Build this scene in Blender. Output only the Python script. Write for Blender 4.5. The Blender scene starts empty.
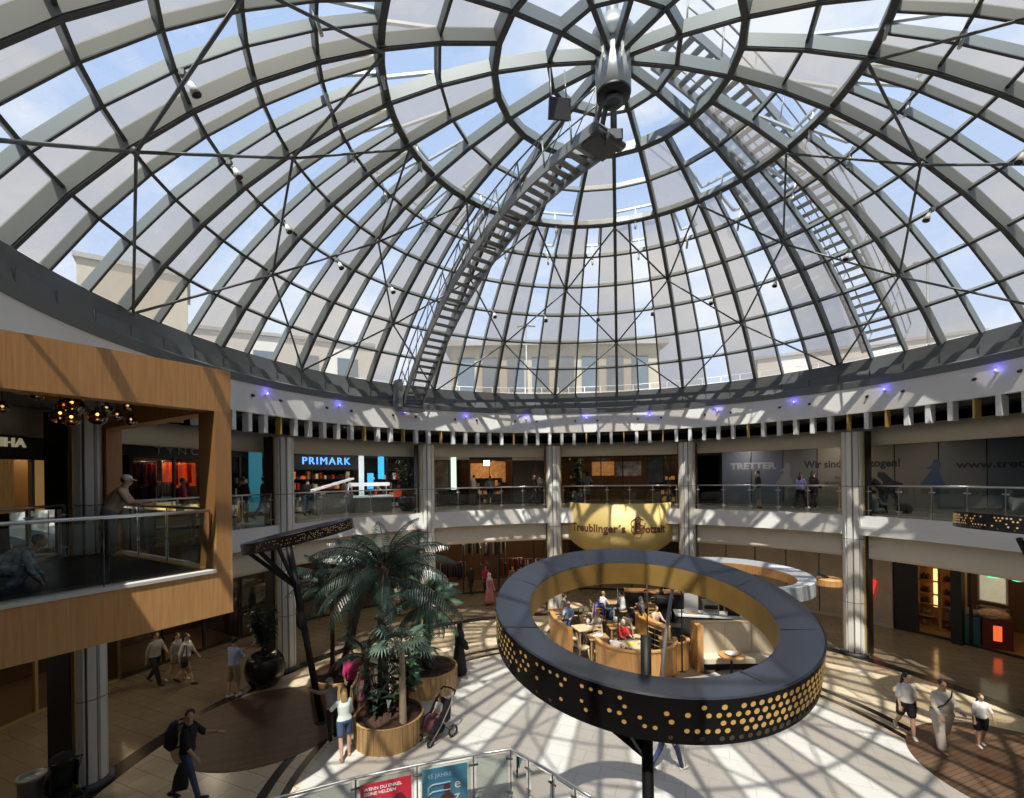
import bpy, bmesh, math, random
from math import sin, cos, pi, radians as RD, degrees, hypot, atan2, sqrt
from mathutils import Vector as V, Matrix, Quaternion
random.seed(7)
SC = bpy.context.scene
COL = SC.collection
# ---------------------------------------------------------------- helpers
class MB:
    """collects geometry for ONE mesh object"""
    def __init__(s): s.v = []; s.f = []; s.m = []; s.sm = []
    def add(s, vs, fs, mi=0, smooth=False, M=None):
        o = len(s.v)
        if M is not None: vs = [M @ V(p) for p in vs]
        s.v += [tuple(p) for p in vs]
        for f in fs:
            s.f.append(tuple(i + o for i in f)); s.m.append(mi); s.sm.append(smooth)
        return s
    def box(s, c, d, rz=0, mi=0, M=None):
        x, y, z = d[0] / 2, d[1] / 2, d[2] / 2
        vs = [V((a * x, b * y, e * z)) for a in (-1, 1) for b in (-1, 1) for e in (-1, 1)]
        R = Matrix.Translation(V(c)) @ Matrix.Rotation(rz, 4, 'Z')
        if M is not None: R = M @ R
        return s.add([R @ p for p in vs], [(0, 1, 3, 2), (4, 6, 7, 5), (0, 4, 5, 1), (2, 3, 7, 6), (0, 2, 6, 4), (1, 5, 7, 3)], mi)
    def beam(s, p0, p1, w, h, up=(0, 0, 1), mi=0):
        p0 = V(p0); p1 = V(p1); d = (p1 - p0)
        if d.length < 1e-6: return s
        d.normalize(); u = V(up); sd = d.cross(u)
        if sd.length < 1e-4: sd = d.cross(V((1, 0, 0)))
        sd.normalize(); u = sd.cross(d).normalized()
        vs = []
        for p in (p0, p1):
            for a, b in ((-1, -1), (1, -1), (1, 1), (-1, 1)):
                vs.append(p + sd * (a * w / 2) + u * (b * h / 2))
        return s.add(vs, [(0, 3, 2, 1), (4, 5, 6, 7), (0, 1, 5, 4), (1, 2, 6, 5), (2, 3, 7, 6), (3, 0, 4, 7)], mi)
    def tube(s, path, r, n=8, mi=0, cap=True, smooth=True, el=1.0, up=None):
        P = [V(p) for p in path]; k = len(P)
        rs = r if isinstance(r, (list, tuple)) else [r] * k
        vs = []; prev = None
        for i in range(k):
            t = (P[min(i + 1, k - 1)] - P[max(i - 1, 0)])
            if t.length < 1e-7: t = V((0, 0, 1))
            t.normalize()
            if prev is None:
                a = V(up) if up else (V((0, 0, 1)) if abs(t.z) < .9 else V((1, 0, 0)))
            else: a = prev
            a = a - t * a.dot(t)
            if a.length < 1e-5: a = V((1, 0, 0)) - t * t.x
            a.normalize(); prev = a; b = t.cross(a)
            for j in range(n):
                q = 2 * pi * j / n
                vs.append(P[i] + a * (cos(q) * rs[i] * el) + b * (sin(q) * rs[i]))
        fs = [(i * n + j, i * n + (j + 1) % n, (i + 1) * n + (j + 1) % n, (i + 1) * n + j) for i in range(k - 1) for j in range(n)]
        s.add(vs, fs, mi, smooth)
        if cap:
            o = len(s.v) - len(vs)
            s.f.append(tuple(o + j for j in reversed(range(n)))); s.m.append(mi); s.sm.append(False)
            s.f.append(tuple(o + (k - 1) * n + j for j in range(n))); s.m.append(mi); s.sm.append(False)
        return s
    def lathe(s, prof, c=(0, 0, 0), n=24, mi=0, smooth=True, M=None, closed=False):
        """prof: list of (r,z); revolved about z"""
        vs = []; k = len(prof)
        for j in range(n):
            q = 2 * pi * j / n
            for r, z in prof: vs.append(V((c[0] + r * cos(q), c[1] + r * sin(q), c[2] + z)))
        fs = []
        kk = k if closed else k - 1
        for j in range(n):
            for i in range(kk):
                i2 = (i + 1) % k; j2 = (j + 1) % n
                fs.append((j * k + i, j2 * k + i, j2 * k + i2, j * k + i2))
        return s.add(vs, fs, mi, smooth, M)
    def ball(s, c, r, n=12, m=8, mi=0, M=None):
        rx, ry, rz = r if isinstance(r, (tuple, list)) else (r, r, r)
        vs = [V((c[0], c[1], c[2] - rz))]
        for i in range(1, m):
            t = -pi / 2 + pi * i / m
            for j in range(n):
                q = 2 * pi * j / n
                vs.append(V((c[0] + rx * cos(t) * cos(q), c[1] + ry * cos(t) * sin(q), c[2] + rz * sin(t))))
        vs.append(V((c[0], c[1], c[2] + rz)))
        fs = [(0, 1 + (j + 1) % n, 1 + j) for j in range(n)]
        for i in range(m - 2):
            for j in range(n):
                a = 1 + i * n; b = a + n
                fs.append((a + j, a + (j + 1) % n, b + (j + 1) % n, b + j))
        a = 1 + (m - 2) * n; e = len(vs) - 1
        fs += [(a + j, a + (j + 1) % n, e) for j in range(n)]
        return s.add(vs, fs, mi, True, M)
    def loft(s, secs, n=14, mi=0, smooth=True):
        """secs: list of (centre, xaxis, yaxis) with axes carrying the half sizes; closed"""
        vs = []
        for c, a, b in secs:
            for j in range(n):
                q = 2 * pi * j / n; vs.append(V(c) + V(a) * cos(q) + V(b) * sin(q))
        k = len(secs)
        fs = [(i * n + j, i * n + (j + 1) % n, (i + 1) * n + (j + 1) % n, (i + 1) * n + j) for i in range(k - 1) for j in range(n)]
        fs += [tuple(reversed(range(n))), tuple((k - 1) * n + j for j in range(n))]
        return s.add(vs, fs, mi, smooth)
    def prism(s, poly, z0, z1, mi=0, M=None):
        n = len(poly)
        vs = [(x, y, z0) for x, y in poly] + [(x, y, z1) for x, y in poly]
        fs = [tuple(reversed(range(n))), tuple(range(n, 2 * n))] + [(i, (i + 1) % n, n + (i + 1) % n, n + i) for i in range(n)]
        return s.add(vs, fs, mi, False, M)
    def build(s, name, mats, parent=None, kind=None):
        me = bpy.data.meshes.new(name)
        me.from_pydata(s.v, [], s.f)
        if not isinstance(mats, (list, tuple)): mats = [mats]
        for m in mats: me.materials.append(m)
        me.polygons.foreach_set('material_index', s.m)
        me.polygons.foreach_set('use_smooth', s.sm)
        me.update()
        return link(name, me, parent, kind)
def link(name, me, parent=None, kind=None):
    o = bpy.data.objects.new(name, me); COL.objects.link(o)
    if parent is not None: o.parent = parent
    if kind: o['kind'] = kind
    return o
def tag(o, label, cat, group=None):
    o['label'] = label; o['category'] = cat
    if group: o['group'] = group
    return o
def thing(name, label, cat, loc=(0, 0, 0), rz=0, group=None):
    o = bpy.data.objects.new(name, None); COL.objects.link(o)
    o.empty_display_size = .1; o.location = loc; o.rotation_euler = (0, 0, rz)
    return tag(o, label, cat, group)
def struct_empty(name, loc=(0, 0, 0)):
    o = bpy.data.objects.new(name, None); COL.objects.link(o); o.location = loc; o['kind'] = 'structure'; return o
def copy_tree(o, parent=None):
    c = o.copy(); COL.objects.link(c)
    if parent is not None: c.parent = parent
    for ch in list(o.children): copy_tree(ch, c)
    return c
ORD = 'first second third fourth fifth sixth seventh eighth ninth tenth eleventh twelfth thirteenth fourteenth fifteenth sixteenth seventeenth eighteenth nineteenth twentieth'.split()
def ordn(i):
    if i < 20: return ORD[i]
    t = {2: 'twenty', 3: 'thirty', 4: 'forty', 5: 'fifty'}[(i + 1) // 10]
    r = (i + 1) % 10
    return t + '-' + ORD[r - 1] if r else {2: 'twentieth', 3: 'thirtieth', 4: 'fortieth', 5: 'fiftieth'}[(i + 1) // 10]
def text_mesh(txt, size, depth=.01, align='CENTER', spacing=1.0, bold=0.0, shear=0.0, sx=1.0):
    cu = bpy.data.curves.new('lettering', 'FONT'); cu.body = txt; cu.size = size; cu.extrude = depth
    cu.align_x = align; cu.align_y = 'CENTER'; cu.space_character = spacing; cu.offset = bold; cu.shear = shear
    cu.resolution_u = 3
    o = bpy.data.objects.new('lettering', cu); COL.objects.link(o)
    bpy.context.view_layer.update()
    dg = bpy.context.evaluated_depsgraph_get()
    me = bpy.data.meshes.new_from_object(o.evaluated_get(dg))
    bpy.data.objects.remove(o); bpy.data.curves.remove(cu)
    vs = [V((p.co.x * sx, p.co.y, p.co.z)) for p in me.vertices]; fs = [tuple(p.vertices) for p in me.polygons]
    bpy.data.meshes.remove(me)
    return vs, fs
# ---------------------------------------------------------------- the rotunda's frame
CX, CY = 2.43, 10.46           # axis of the rotunda
PH = -1.95                     # bearing of the column straight ahead
Z1 = 5.05                      # upper floor level
SR, SZ, T0, ST = 13.42, 2.93, 55.5, 5.45   # dome sphere
def P(R, az, z=0.0): return V((CX + R * sin(RD(az)), CY + R * cos(RD(az)), z))
def S(az, th, rad): return V((CX + rad * sin(RD(th)) * sin(RD(az)), CY + rad * sin(RD(th)) * cos(RD(az)), SZ + rad * cos(RD(th))))
def face_in(az): return RD(180 - az)       # rz that turns local -y... see use
def ringmesh(mb, prof, a0, a1, n, mi=0, smooth=True, closed=True):
    """sweep a (R,z) profile round the axis from bearing a0 to a1"""
    full = abs(a1 - a0) >= 359.9; k = len(prof); cnt = n if full else n + 1
    vs = [P(R, a0 + (a1 - a0) * j / n, z) for j in range(cnt) for R, z in prof]
    fs = []
    for j in range(n):
        j2 = (j + 1) % cnt
        for i in range(k if closed else k - 1):
            i2 = (i + 1) % k; fs.append((j * k + i, j * k + i2, j2 * k + i2, j2 * k + i))
    if closed and not full: fs += [tuple(range(k)), tuple(reversed(range((cnt - 1) * k, cnt * k)))]
    return mb.add(vs, fs, mi, smooth)
# ---------------------------------------------------------------- materials
def mat(name, col, rough=.6, metal=0., emit=None, es=1., noise=None, nscale=8., bump=0., spec=.5, stretch=None):
    m = bpy.data.materials.new(name); m.use_nodes = True; nt = m.node_tree
    b = nt.nodes['Principled BSDF']
    c = (*col, 1) if len(col) == 3 else col
    b.inputs['Base Color'].default_value = c; b.inputs['Roughness'].default_value = rough; b.inputs['Metallic'].default_value = metal
    b.inputs['Specular IOR Level'].default_value = spec
    if emit: b.inputs['Emission Color'].default_value = (*emit, 1); b.inputs['Emission Strength'].default_value = es
    if noise:
        tc = nt.nodes.new('ShaderNodeTexCoord'); mp = nt.nodes.new('ShaderNodeMapping'); nz = nt.nodes.new('ShaderNodeTexNoise')
        if stretch: mp.inputs['Scale'].default_value = stretch
        nz.inputs['Scale'].default_value = nscale; nz.inputs['Detail'].default_value = 5
        nt.links.new(tc.outputs['Object'], mp.inputs['Vector']); nt.links.new(mp.outputs['Vector'], nz.inputs['Vector'])
        rp = nt.nodes.new('ShaderNodeValToRGB'); rp.color_ramp.elements[0].position = .3; rp.color_ramp.elements[1].position = .7
        rp.color_ramp.elements[0].color = c; rp.color_ramp.elements[1].color = (*noise, 1)
        nt.links.new(nz.outputs['Fac'], rp.inputs['Fac']); nt.links.new(rp.outputs['Color'], b.inputs['Base Color'])
        if bump:
            bp = nt.nodes.new('ShaderNodeBump'); bp.inputs['Strength'].default_value = bump; bp.inputs['Distance'].default_value = .02
            nt.links.new(nz.outputs['Fac'], bp.inputs['Height']); nt.links.new(bp.outputs['Normal'], b.inputs['Normal'])
    return m
def brick_mat(name, c1, c2, mortar, bw, rh, ms, rough=.4, offset=.5, rotz=0., spec=.5, var=.35):
    m = bpy.data.materials.new(name); m.use_nodes = True; nt = m.node_tree; b = nt.nodes['Principled BSDF']
    b.inputs['Roughness'].default_value = rough; b.inputs['Specular IOR Level'].default_value = spec
    tc = nt.nodes.new('ShaderNodeTexCoord'); mp = nt.nodes.new('ShaderNodeMapping'); br = nt.nodes.new('ShaderNodeTexBrick')
    mp.inputs['Rotation'].default_value = (0, 0, rotz)
    br.offset = offset; br.inputs['Scale'].default_value = 1; br.inputs['Brick Width'].default_value = bw; br.inputs['Row Height'].default_value = rh
    br.inputs['Mortar Size'].default_value = ms; br.inputs['Mortar Smooth'].default_value = .1
    br.inputs['Color1'].default_value = (*c1, 1); br.inputs['Color2'].default_value = (*c2, 1); br.inputs['Mortar'].default_value = (*mortar, 1)
    nz = nt.nodes.new('ShaderNodeTexNoise'); nz.inputs['Scale'].default_value = 3; nz.inputs['Detail'].default_value = 6
    mx = nt.nodes.new('ShaderNodeMix'); mx.data_type = 'RGBA'; mx.blend_type = 'MULTIPLY'; mx.inputs[0].default_value = var
    nt.links.new(tc.outputs['Object'], mp.inputs['Vector']); nt.links.new(mp.outputs['Vector'], br.inputs['Vector']); nt.links.new(tc.outputs['Object'], nz.inputs['Vector'])
    nt.links.new(br.outputs['Color'], mx.inputs[6]); nt.links.new(nz.outputs['Fac'], mx.inputs[7]); nt.links.new(mx.outputs[2], b.inputs['Base Color'])
    return m
def glass_mat(name, tint, gloss=.06, diffuse=0., dcol=(.8, .8, .8)):
    m = bpy.data.materials.new(name); m.use_nodes = True; nt = m.node_tree
    for n in list(nt.nodes): nt.nodes.remove(n)
    out = nt.nodes.new('ShaderNodeOutputMaterial'); tr = nt.nodes.new('ShaderNodeBsdfTransparent'); gl = nt.nodes.new('ShaderNodeBsdfGlossy')
    tr.inputs['Color'].default_value = (*tint, 1); gl.inputs['Roughness'].default_value = .02
    gl.inputs['Color'].default_value = (1, 1, 1, 1)
    fr = nt.nodes.new('ShaderNodeFresnel'); fr.inputs['IOR'].default_value = 1.45
    mm = nt.nodes.new('ShaderNodeMath'); mm.operation = 'MULTIPLY'; mm.inputs[1].default_value = gloss / .06
    nt.links.new(fr.outputs[0], mm.inputs[0])
    mx = nt.nodes.new('ShaderNodeMixShader'); nt.links.new(mm.outputs[0], mx.inputs[0])
    last = tr.outputs[0]
    if diffuse:
        tl = nt.nodes.new('ShaderNodeBsdfTranslucent'); tl.inputs['Color'].default_value = (*dcol, 1)
        m2 = nt.nodes.new('ShaderNodeMixShader'); m2.inputs[0].default_value = diffuse
        nt.links.new(tr.outputs[0], m2.inputs[1]); nt.links.new(tl.outputs[0], m2.inputs[2]); last = m2.outputs[0]
    nt.links.new(last, mx.inputs[1]); nt.links.new(gl.outputs[0], mx.inputs[2]); nt.links.new(mx.outputs[0], out.inputs['Surface'])
    return m
def emit_mat(name, col, s):
    m = bpy.data.materials.new(name); m.use_nodes = True; nt = m.node_tree
    b = nt.nodes['Principled BSDF']; b.inputs['Base Color'].default_value = (*[min(1, c) for c in col], 1)
    b.inputs['Emission Color'].default_value = (*col, 1); b.inputs['Emission Strength'].default_value = s
    return m
steel = mat('dome steel', (.215, .24, .235), .45, .2)
rodm = mat('rod steel', (.17, .18, .18), .45, .3)
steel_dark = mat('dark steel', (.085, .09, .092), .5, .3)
galv = mat('galvanised steel', (.27, .285, .29), .45, .4)
chrome = mat('brushed steel', (.62, .63, .64), .3, .9)
curbm = mat('curb sheet metal', (.17, .185, .19), .5, .2)
white = mat('white plaster', (.84, .84, .82), .7)
finm = mat('white fin', (.80, .80, .78), .6)
goldfin = mat('gold fin', (.55, .36, .10), .5)
beige = mat('beige plaster', (.78, .70, .57), .8)
black = mat('black paint', (.012, .012, .013), .5)
blackgloss = mat('black gloss', (.015, .015, .017), .2)
dark = mat('dark wall', (.028, .026, .025), .7)
darkceil = mat('dark ceiling', (.045, .042, .04), .9)
walkceil = mat('walkway ceiling', (.55, .51, .44), .8)
bluegrey = mat('lamp top lacquer', (.020, .024, .036), .2, .0)
gold = mat('gold liner', (.50, .31, .085), .5, .15, noise=(.40, .245, .065), nscale=3)
oak = mat('oak veneer', (.62, .33, .125), .5, noise=(.49, .245, .085), nscale=5, stretch=(7, 7, .35))
oakpost = mat('oak post', (.50, .26, .10), .5, noise=(.40, .20, .07), nscale=5, stretch=(7, 7, .35))
bamboo = mat('planter wood', (.55, .36, .16), .6, noise=(.36, .21, .085), nscale=6, stretch=(9, 9, .3))
cafewood = mat('cafe wood', (.60, .33, .12), .45, noise=(.48, .24, .08), nscale=5, stretch=(4, 4, .5))
chairwood = mat('chair wood', (.42, .25, .11), .5)
palewood = mat('pale wood', (.62, .47, .28), .5)
cream = mat('cream leather', (.66, .58, .44), .6)
tile_w = brick_mat('white tile', (.62, .605, .575), (.585, .57, .54), (.49, .48, .455), .9, .45, .012, .35, rotz=.4, var=.12)
tile_b = brick_mat('beige tile', (.70, .585, .41), (.64, .53, .37), (.42, .35, .25), .9, .45, .012, .25, rotz=.4, var=.2)
tile_d = brick_mat('brown polished tile', (.22, .18, .125), (.19, .155, .11), (.12, .10, .07), .9, .45, .008, .12, rotz=.4, spec=.6, var=.3)
tile_k = mat('black tile', (.012, .012, .012), .25)
deck = brick_mat('dark decking', (.17, .095, .055), (.12, .065, .038), (.035, .02, .013), 2.4, .11, .008, .5, rotz=-.35, var=.4)
glass_clear = glass_mat('clear dome glass', (.90, .93, .94))
glass_frit = glass_mat('fritted grey glass', (.545, .515, .47), .04, .16, (.70, .67, .62))
glass_rail = glass_mat('railing glass', (.80, .86, .84), .07)
glass_shop = glass_mat('shop glass', (.82, .84, .83), .07)
amber = glass_mat('amber lamp glass', (.62, .36, .13), .25)
smoke = glass_mat('smoked lamp glass', (.10, .08, .06), .3)
warm = emit_mat('warm lamp', (1., .68, .34), 6)
warm_soft = emit_mat('warm shelf light', (1., .62, .25), .9)
coolpanel = emit_mat('white light panel', (1., .97, .92), 3.)
blueled = emit_mat('blue led', (.12, .10, 1.), 6)
red = mat('red', (.55, .03, .03), .5); redlit = emit_mat('red sign', (.8, .02, .02), .9)
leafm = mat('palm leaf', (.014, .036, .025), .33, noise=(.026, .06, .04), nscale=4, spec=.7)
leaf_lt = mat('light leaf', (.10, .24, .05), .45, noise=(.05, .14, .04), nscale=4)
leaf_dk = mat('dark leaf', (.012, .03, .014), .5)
trunkm = mat('palm bark', (.085, .055, .035), .9, noise=(.035, .022, .015), nscale=14, bump=.8)
trunkpale = mat('pale bark', (.45, .38, .26), .8, noise=(.33, .27, .18), nscale=9)
soil = mat('bark mulch', (.075, .035, .022), .95, noise=(.03, .015, .01), nscale=20, bump=1.)
# ---------------------------------------------------------------- floor
def ring_flat(r0, r1, mi, mb, n=96, z=0.):
    vs = []; fs = []
    for j in range(n):
        a = 360 * j / n
        vs.append(P(r1, a, z))
        if r0 > 0: vs.append(P(r0, a, z))
    if r0 > 0:
        for j in range(n):
            k = (j + 1) % n; fs.append((2 * j, 2 * j + 1, 2 * k + 1, 2 * k))
    else: fs.append(tuple(reversed(range(n))))
    mb.add(vs, fs, mi)
mb = MB()
R_ = [0, 7.12, 7.25, 7.43, 7.68, 7.90, 11.32, 11.78, 21.]
M_ = [0, 1, 3, 1, 3, 1, 3, 2]
for i, mi in enumerate(M_): ring_flat(R_[i], R_[i + 1], mi, mb, z=0)
floor = mb.build('floor', [tile_w, tile_b, tile_d, tile_k], kind='structure')
for nm, c, r in (('trim_1', (-6.75, 12.45), 2.12), ('trim_2', (11.3, 9.85), 2.2)):
    m2 = MB(); m2.lathe([(0, .012), (r, .012), (r, 0)], (c[0], c[1], 0), 64, smooth=False)
    m2.build(nm, deck, kind='structure')
m2 = MB(); m2.lathe([(0, .012), (3.7, .012), (3.7, 0)], (5.0, 18.55, 0), 64, smooth=False); m2.build('trim_11', mat('cafe floor', (.10, .075, .055), .4, noise=(.075, .055, .04), nscale=3), kind='structure')
# ---------------------------------------------------------------- upper slab, ceilings, roof ring
mb = MB()
ringmesh(mb, [(11.72, Z1), (11.72, Z1 - .03), (11.70, 4.72), (11.70, 4.70), (11.69, 4.70), (11.66, 4.36), (12.1, 4.36), (12.1, 3.55), (12.25, 3.55), (12.25, 4.3), (21., 4.3), (21., Z1)], 0, 360, 144, 0, False)
upper = mb.build('floor_upper', [white], kind='structure')
mb = MB(); ring_flat(11.85, 20.9, 0, mb, 96, Z1 + .004); mb.build('floor_walkway', mat('grey walkway tile', (.19, .18, .165), .3), kind='structure')
mb = MB(); ringmesh(mb, [(12.0, 3.62), (12.0, 4.34), (12.1, 4.34), (12.1, 3.5), (12.0, 3.5)], -130, 130, 120, 0, True)
mb.build('trim_3', beige, kind='structure')
mb = MB(); ringmesh(mb, [(12.25, 3.60), (21., 3.60), (21., 3.64), (12.25, 3.64)], 0, 360, 96); mb.build('ceiling_lower', darkceil, kind='structure')
mb = MB(); ringmesh(mb, [(13.0, 8.02), (20.9, 8.02), (20.9, 8.1), (13.0, 8.1)], 0, 360, 96); mb.build('ceiling_walkway', walkceil, kind='structure')
mb = MB(); ringmesh(mb, [(12.75, 7.62), (13.0, 7.62), (13.0, 8.3), (12.75, 8.3)], 0, 360, 96); mb.build('trim_4', beige, kind='structure')
mb = MB(); ringmesh(mb, [(10.9, 8.62), (13., 8.62), (13., 8.7), (10.9, 8.7)], 0, 360, 96); mb.build('ceiling_fin_void', black, kind='structure')
# white fascia and grey curb under the dome
mb = MB(); ringmesh(mb, [(10.72, 8.64), (10.74, 9.51), (10.95, 9.51), (10.95, 8.64)], 0, 360, 144, 0, False); mb.build('trim_5', mat('white fascia', (.86, .86, .84), .65), kind='structure')
mb = MB(); ringmesh(mb, [(10.70, 9.51), (10.66, 9.72), (10.80, 9.78), (10.84, 10.06), (10.98, 10.08), (11.02, 10.50), (11.3, 10.52), (11.6, 9.9), (11.6, 9.2), (10.95, 9.51)], 0, 360, 144, 0, False); mb.build('trim_6', curbm, kind='structure')
# joints of the curb
mb = MB()
for k in range(72): mb.beam(P(10.83, PH + 5 * k, 9.8), P(10.83, PH + 5 * k, 10.06), .03, .05, P(1, PH + 5 * k) - P(0, 0))
mb.build('trim_7', steel_dark, kind='structure')
# roof outside
mb = MB(); ringmesh(mb, [(11.4, 9.75), (60., 9.75), (60., 9.6), (11.4, 9.6)], 0, 360, 72); mb.build('roof_terrace', mat('roof gravel', (.42, .40, .37), .9, noise=(.5, .48, .44), nscale=2), kind='structure')
mb = MB(); ringmesh(mb, [(20.6, -.02), (20.6, 9.7), (20.9, 9.7), (20.9, -.02)], 0, 360, 72); mb.build('wall_outer', dark, kind='structure')
# fins: one long run of the ceiling's fin trim
fw = MB(); fg = MB()
for k in range(120):
    az = PH + 1.5 + 3 * k
    rel = (az + 180) % 360 - 180
    if abs(rel) > 118: continue
    g = k % 6 == 2 or k % 17 == 5
    m_ = fg if g else fw
    tn = V((cos(RD(az)), -sin(RD(az)), 0))
    w = .05 if g else .13
    a, b = P(10.75, az, 0), P(11.75, az, 0)
    a2, b2 = P(10.75, az, 0), P(11.0, az, 0)
    vs = []
    for q in (a, b2):
        for z in (8.08, 8.64):
            for s_ in (-1, 1): vs.append(q + tn * (s_ * w / 2) + V((0, 0, z)))
    m_.add(vs, [(0, 2, 3, 1), (4, 5, 7, 6), (0, 1, 5, 4), (2, 6, 7, 3), (0, 4, 6, 2), (1, 3, 7, 5)])
fw.build('trim_8', finm, kind='structure'); fg.build('trim_9', goldfin, kind='structure')
# ---------------------------------------------------------------- columns
stripe_g = mat('column grey stripe', (.20, .20, .21), .4); colw = mat('column white', (.85, .84, .79), .5); colgold = mat('column brass edge', (.55, .40, .18), .4, .3)
for k in (-4, -3, -2, -1, 0, 1, 2, 3, 4):
    az = PH + 30 * k
    M = Matrix.Translation(P(11.72, az, 0)) @ Matrix.Rotation(RD(-az), 4, 'Z')   # local -y looks to the axis
    root = bpy.data.objects.new('column', None); COL.objects.link(root); root['kind'] = 'structure'
    c = MB(); c.box((0, .37, 4.05), (.80, .46, 8.1), 0, 0, M); c.build('core', black, root)
    c = MB()
    c.lathe([(.275, .02), (.275, 8.08)], (0, .10, 0), 24, 1, False)
    for j in range(5):
        q = -76 + 38 * j
        x, y = .29 * sin(RD(q)), -.29 * cos(RD(q)) + .10
        c.box((x, y, 4.05), (.145, .055, 8.06), RD(q), 0)
    c.box((0, .12, 4.05), (.5, .3, 8.06), 0, 1)
    for s_ in (-1, 1): c.box((s_ * .345, .14, 4.05), (.04, .16, 8.06), 0, 2)
    for z in (1.9, 4.2, 6.1): c.lathe([(.352, z), (.358, z + .01), (.352, z + .02)], (0, .10, 0), 16, 1)
    c.v = [tuple(M @ V(p)) for p in c.v]
    c.build('fluted_shell', [colw, stripe_g, colgold], root)
    c = MB(); c.lathe([(.44, 0), (.44, .09), (.36, .11), (.3, .11)], (0, .1, 0), 20); c.v = [tuple(M @ V(p)) for p in c.v]; c.build('plinth', steel_dark, root)
# ---------------------------------------------------------------- the glass dome
dome = struct_empty('ceiling')
TH = [T0 - ST * k for k in range(10)]
RI = 13.14
for m in range(72):
    az = PH + 5 * m; mb = MB(); k = m // 3; major = m % 3 == 0
    if major:
        ths = TH[:9] if k % 2 else TH + [1.6]
        w, ri = .11, RI
    else: ths = TH[:7]; w, ri = .05, 13.24
    tn = V((cos(RD(az)), -sin(RD(az)), 0)); vs = []
    for t in ths:
        for r in (ri, SR):
            for s_ in (-1, 1): vs.append(S(az, t, r) + tn * (s_ * w / 2))
    fs = []
    for i in range(len(ths) - 1):
        o = 4 * i; fs += [(o, o + 1, o + 5, o + 4), (o + 2, o + 6, o + 7, o + 3), (o, o + 4, o + 6, o + 2), (o + 1, o + 3, o + 7, o + 5)]
    fs += [(0, 2, 3, 1), tuple(4 * (len(ths) - 1) + q for q in (0, 1, 3, 2))]
    mb.add(vs, fs, 0)
    if major:
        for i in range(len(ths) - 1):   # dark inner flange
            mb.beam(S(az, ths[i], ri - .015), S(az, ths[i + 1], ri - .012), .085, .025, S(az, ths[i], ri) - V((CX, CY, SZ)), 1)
        if len(ths) < 12 : pass
    else:
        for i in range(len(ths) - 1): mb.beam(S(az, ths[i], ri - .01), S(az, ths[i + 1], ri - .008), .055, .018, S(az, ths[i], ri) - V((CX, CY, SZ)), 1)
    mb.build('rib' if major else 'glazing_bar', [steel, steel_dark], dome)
def ring_az(row):
    if row <= 6: return [PH + 5 * m for m in range(72)]
    if row <= 8: return [PH + 15 * m for m in range(24)]
    return [PH + 30 * m for m in range(12)]
for row in range(1, 10):
    azs = ring_az(row); mb = MB(); t = TH[row]
    w, h = {6: (.16, .22), 7: (.07, .16), 8: (.16, .30), 9: (.10, .26)}.get(row, (.05, .17))
    for i, a in enumerate(azs):
        b = azs[(i + 1) % len(azs)]; rr = SR - h / 2
        p0, p1 = S(a, t, rr), S(b, t, rr)
        mb.beam(p0, p1, w, h, (p0 + p1) / 2 - V((CX, CY, SZ)), 0)
        rr = SR - h - .012
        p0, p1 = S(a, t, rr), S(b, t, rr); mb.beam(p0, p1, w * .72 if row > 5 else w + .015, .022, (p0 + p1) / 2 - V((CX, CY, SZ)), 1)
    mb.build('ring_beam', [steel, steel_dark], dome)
# panes: one glazing mesh per 15-degree bay
vents = []
for k in range(24):
    mb = MB(); a0 = PH + 15 * k
    def quad(aa, ab, r0, r1, mi):
        mb.add([S(aa, TH[r0], SR - .02), S(ab, TH[r0], SR - .02), S(ab, TH[r1], SR - .02), S(aa, TH[r1], SR - .02)], [(0, 1, 2, 3)], mi)
    for r in range(6):
        for c in range(3):
            clear = c == 1
            if clear and r == 5: vents.append((a0 + 5, a0 + 10, 5, 6)); continue
            quad(a0 + 5 * c, a0 + 5 * c + 5, r, r + 1, 0 if clear else 1)
    clear = k % 2 == 1
    for r in (6, 7):
        if clear and r == 6: vents.append((a0, a0 + 15, 6, 7)); continue
        quad(a0, a0 + 15, r, r + 1, 0 if clear else 1)
    mb.build('glazing', [glass_clear, glass_frit], dome)
for k in range(12):
    mb = MB(); a0 = PH + 30 * k
    mb.add([S(a0, TH[8], SR - .02), S(a0 + 15, TH[8], SR - .02), S(a0 + 30, TH[8], SR - .02), S(a0 + 30, TH[9], SR - .02), S(a0, TH[9], SR - .02)], [(0, 1, 2, 3, 4)], 0)
    mb.add([S(a0, TH[9], SR - .02), S(a0 + 30, TH[9], SR - .02), S(a0 + 15, .4, SR - .02)], [(0, 1, 2)], 0)
    mb.build('crown_glazing', [glass_clear], dome)
vm = mat('vent frame', (.62, .66, .68), .4, .3)
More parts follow.
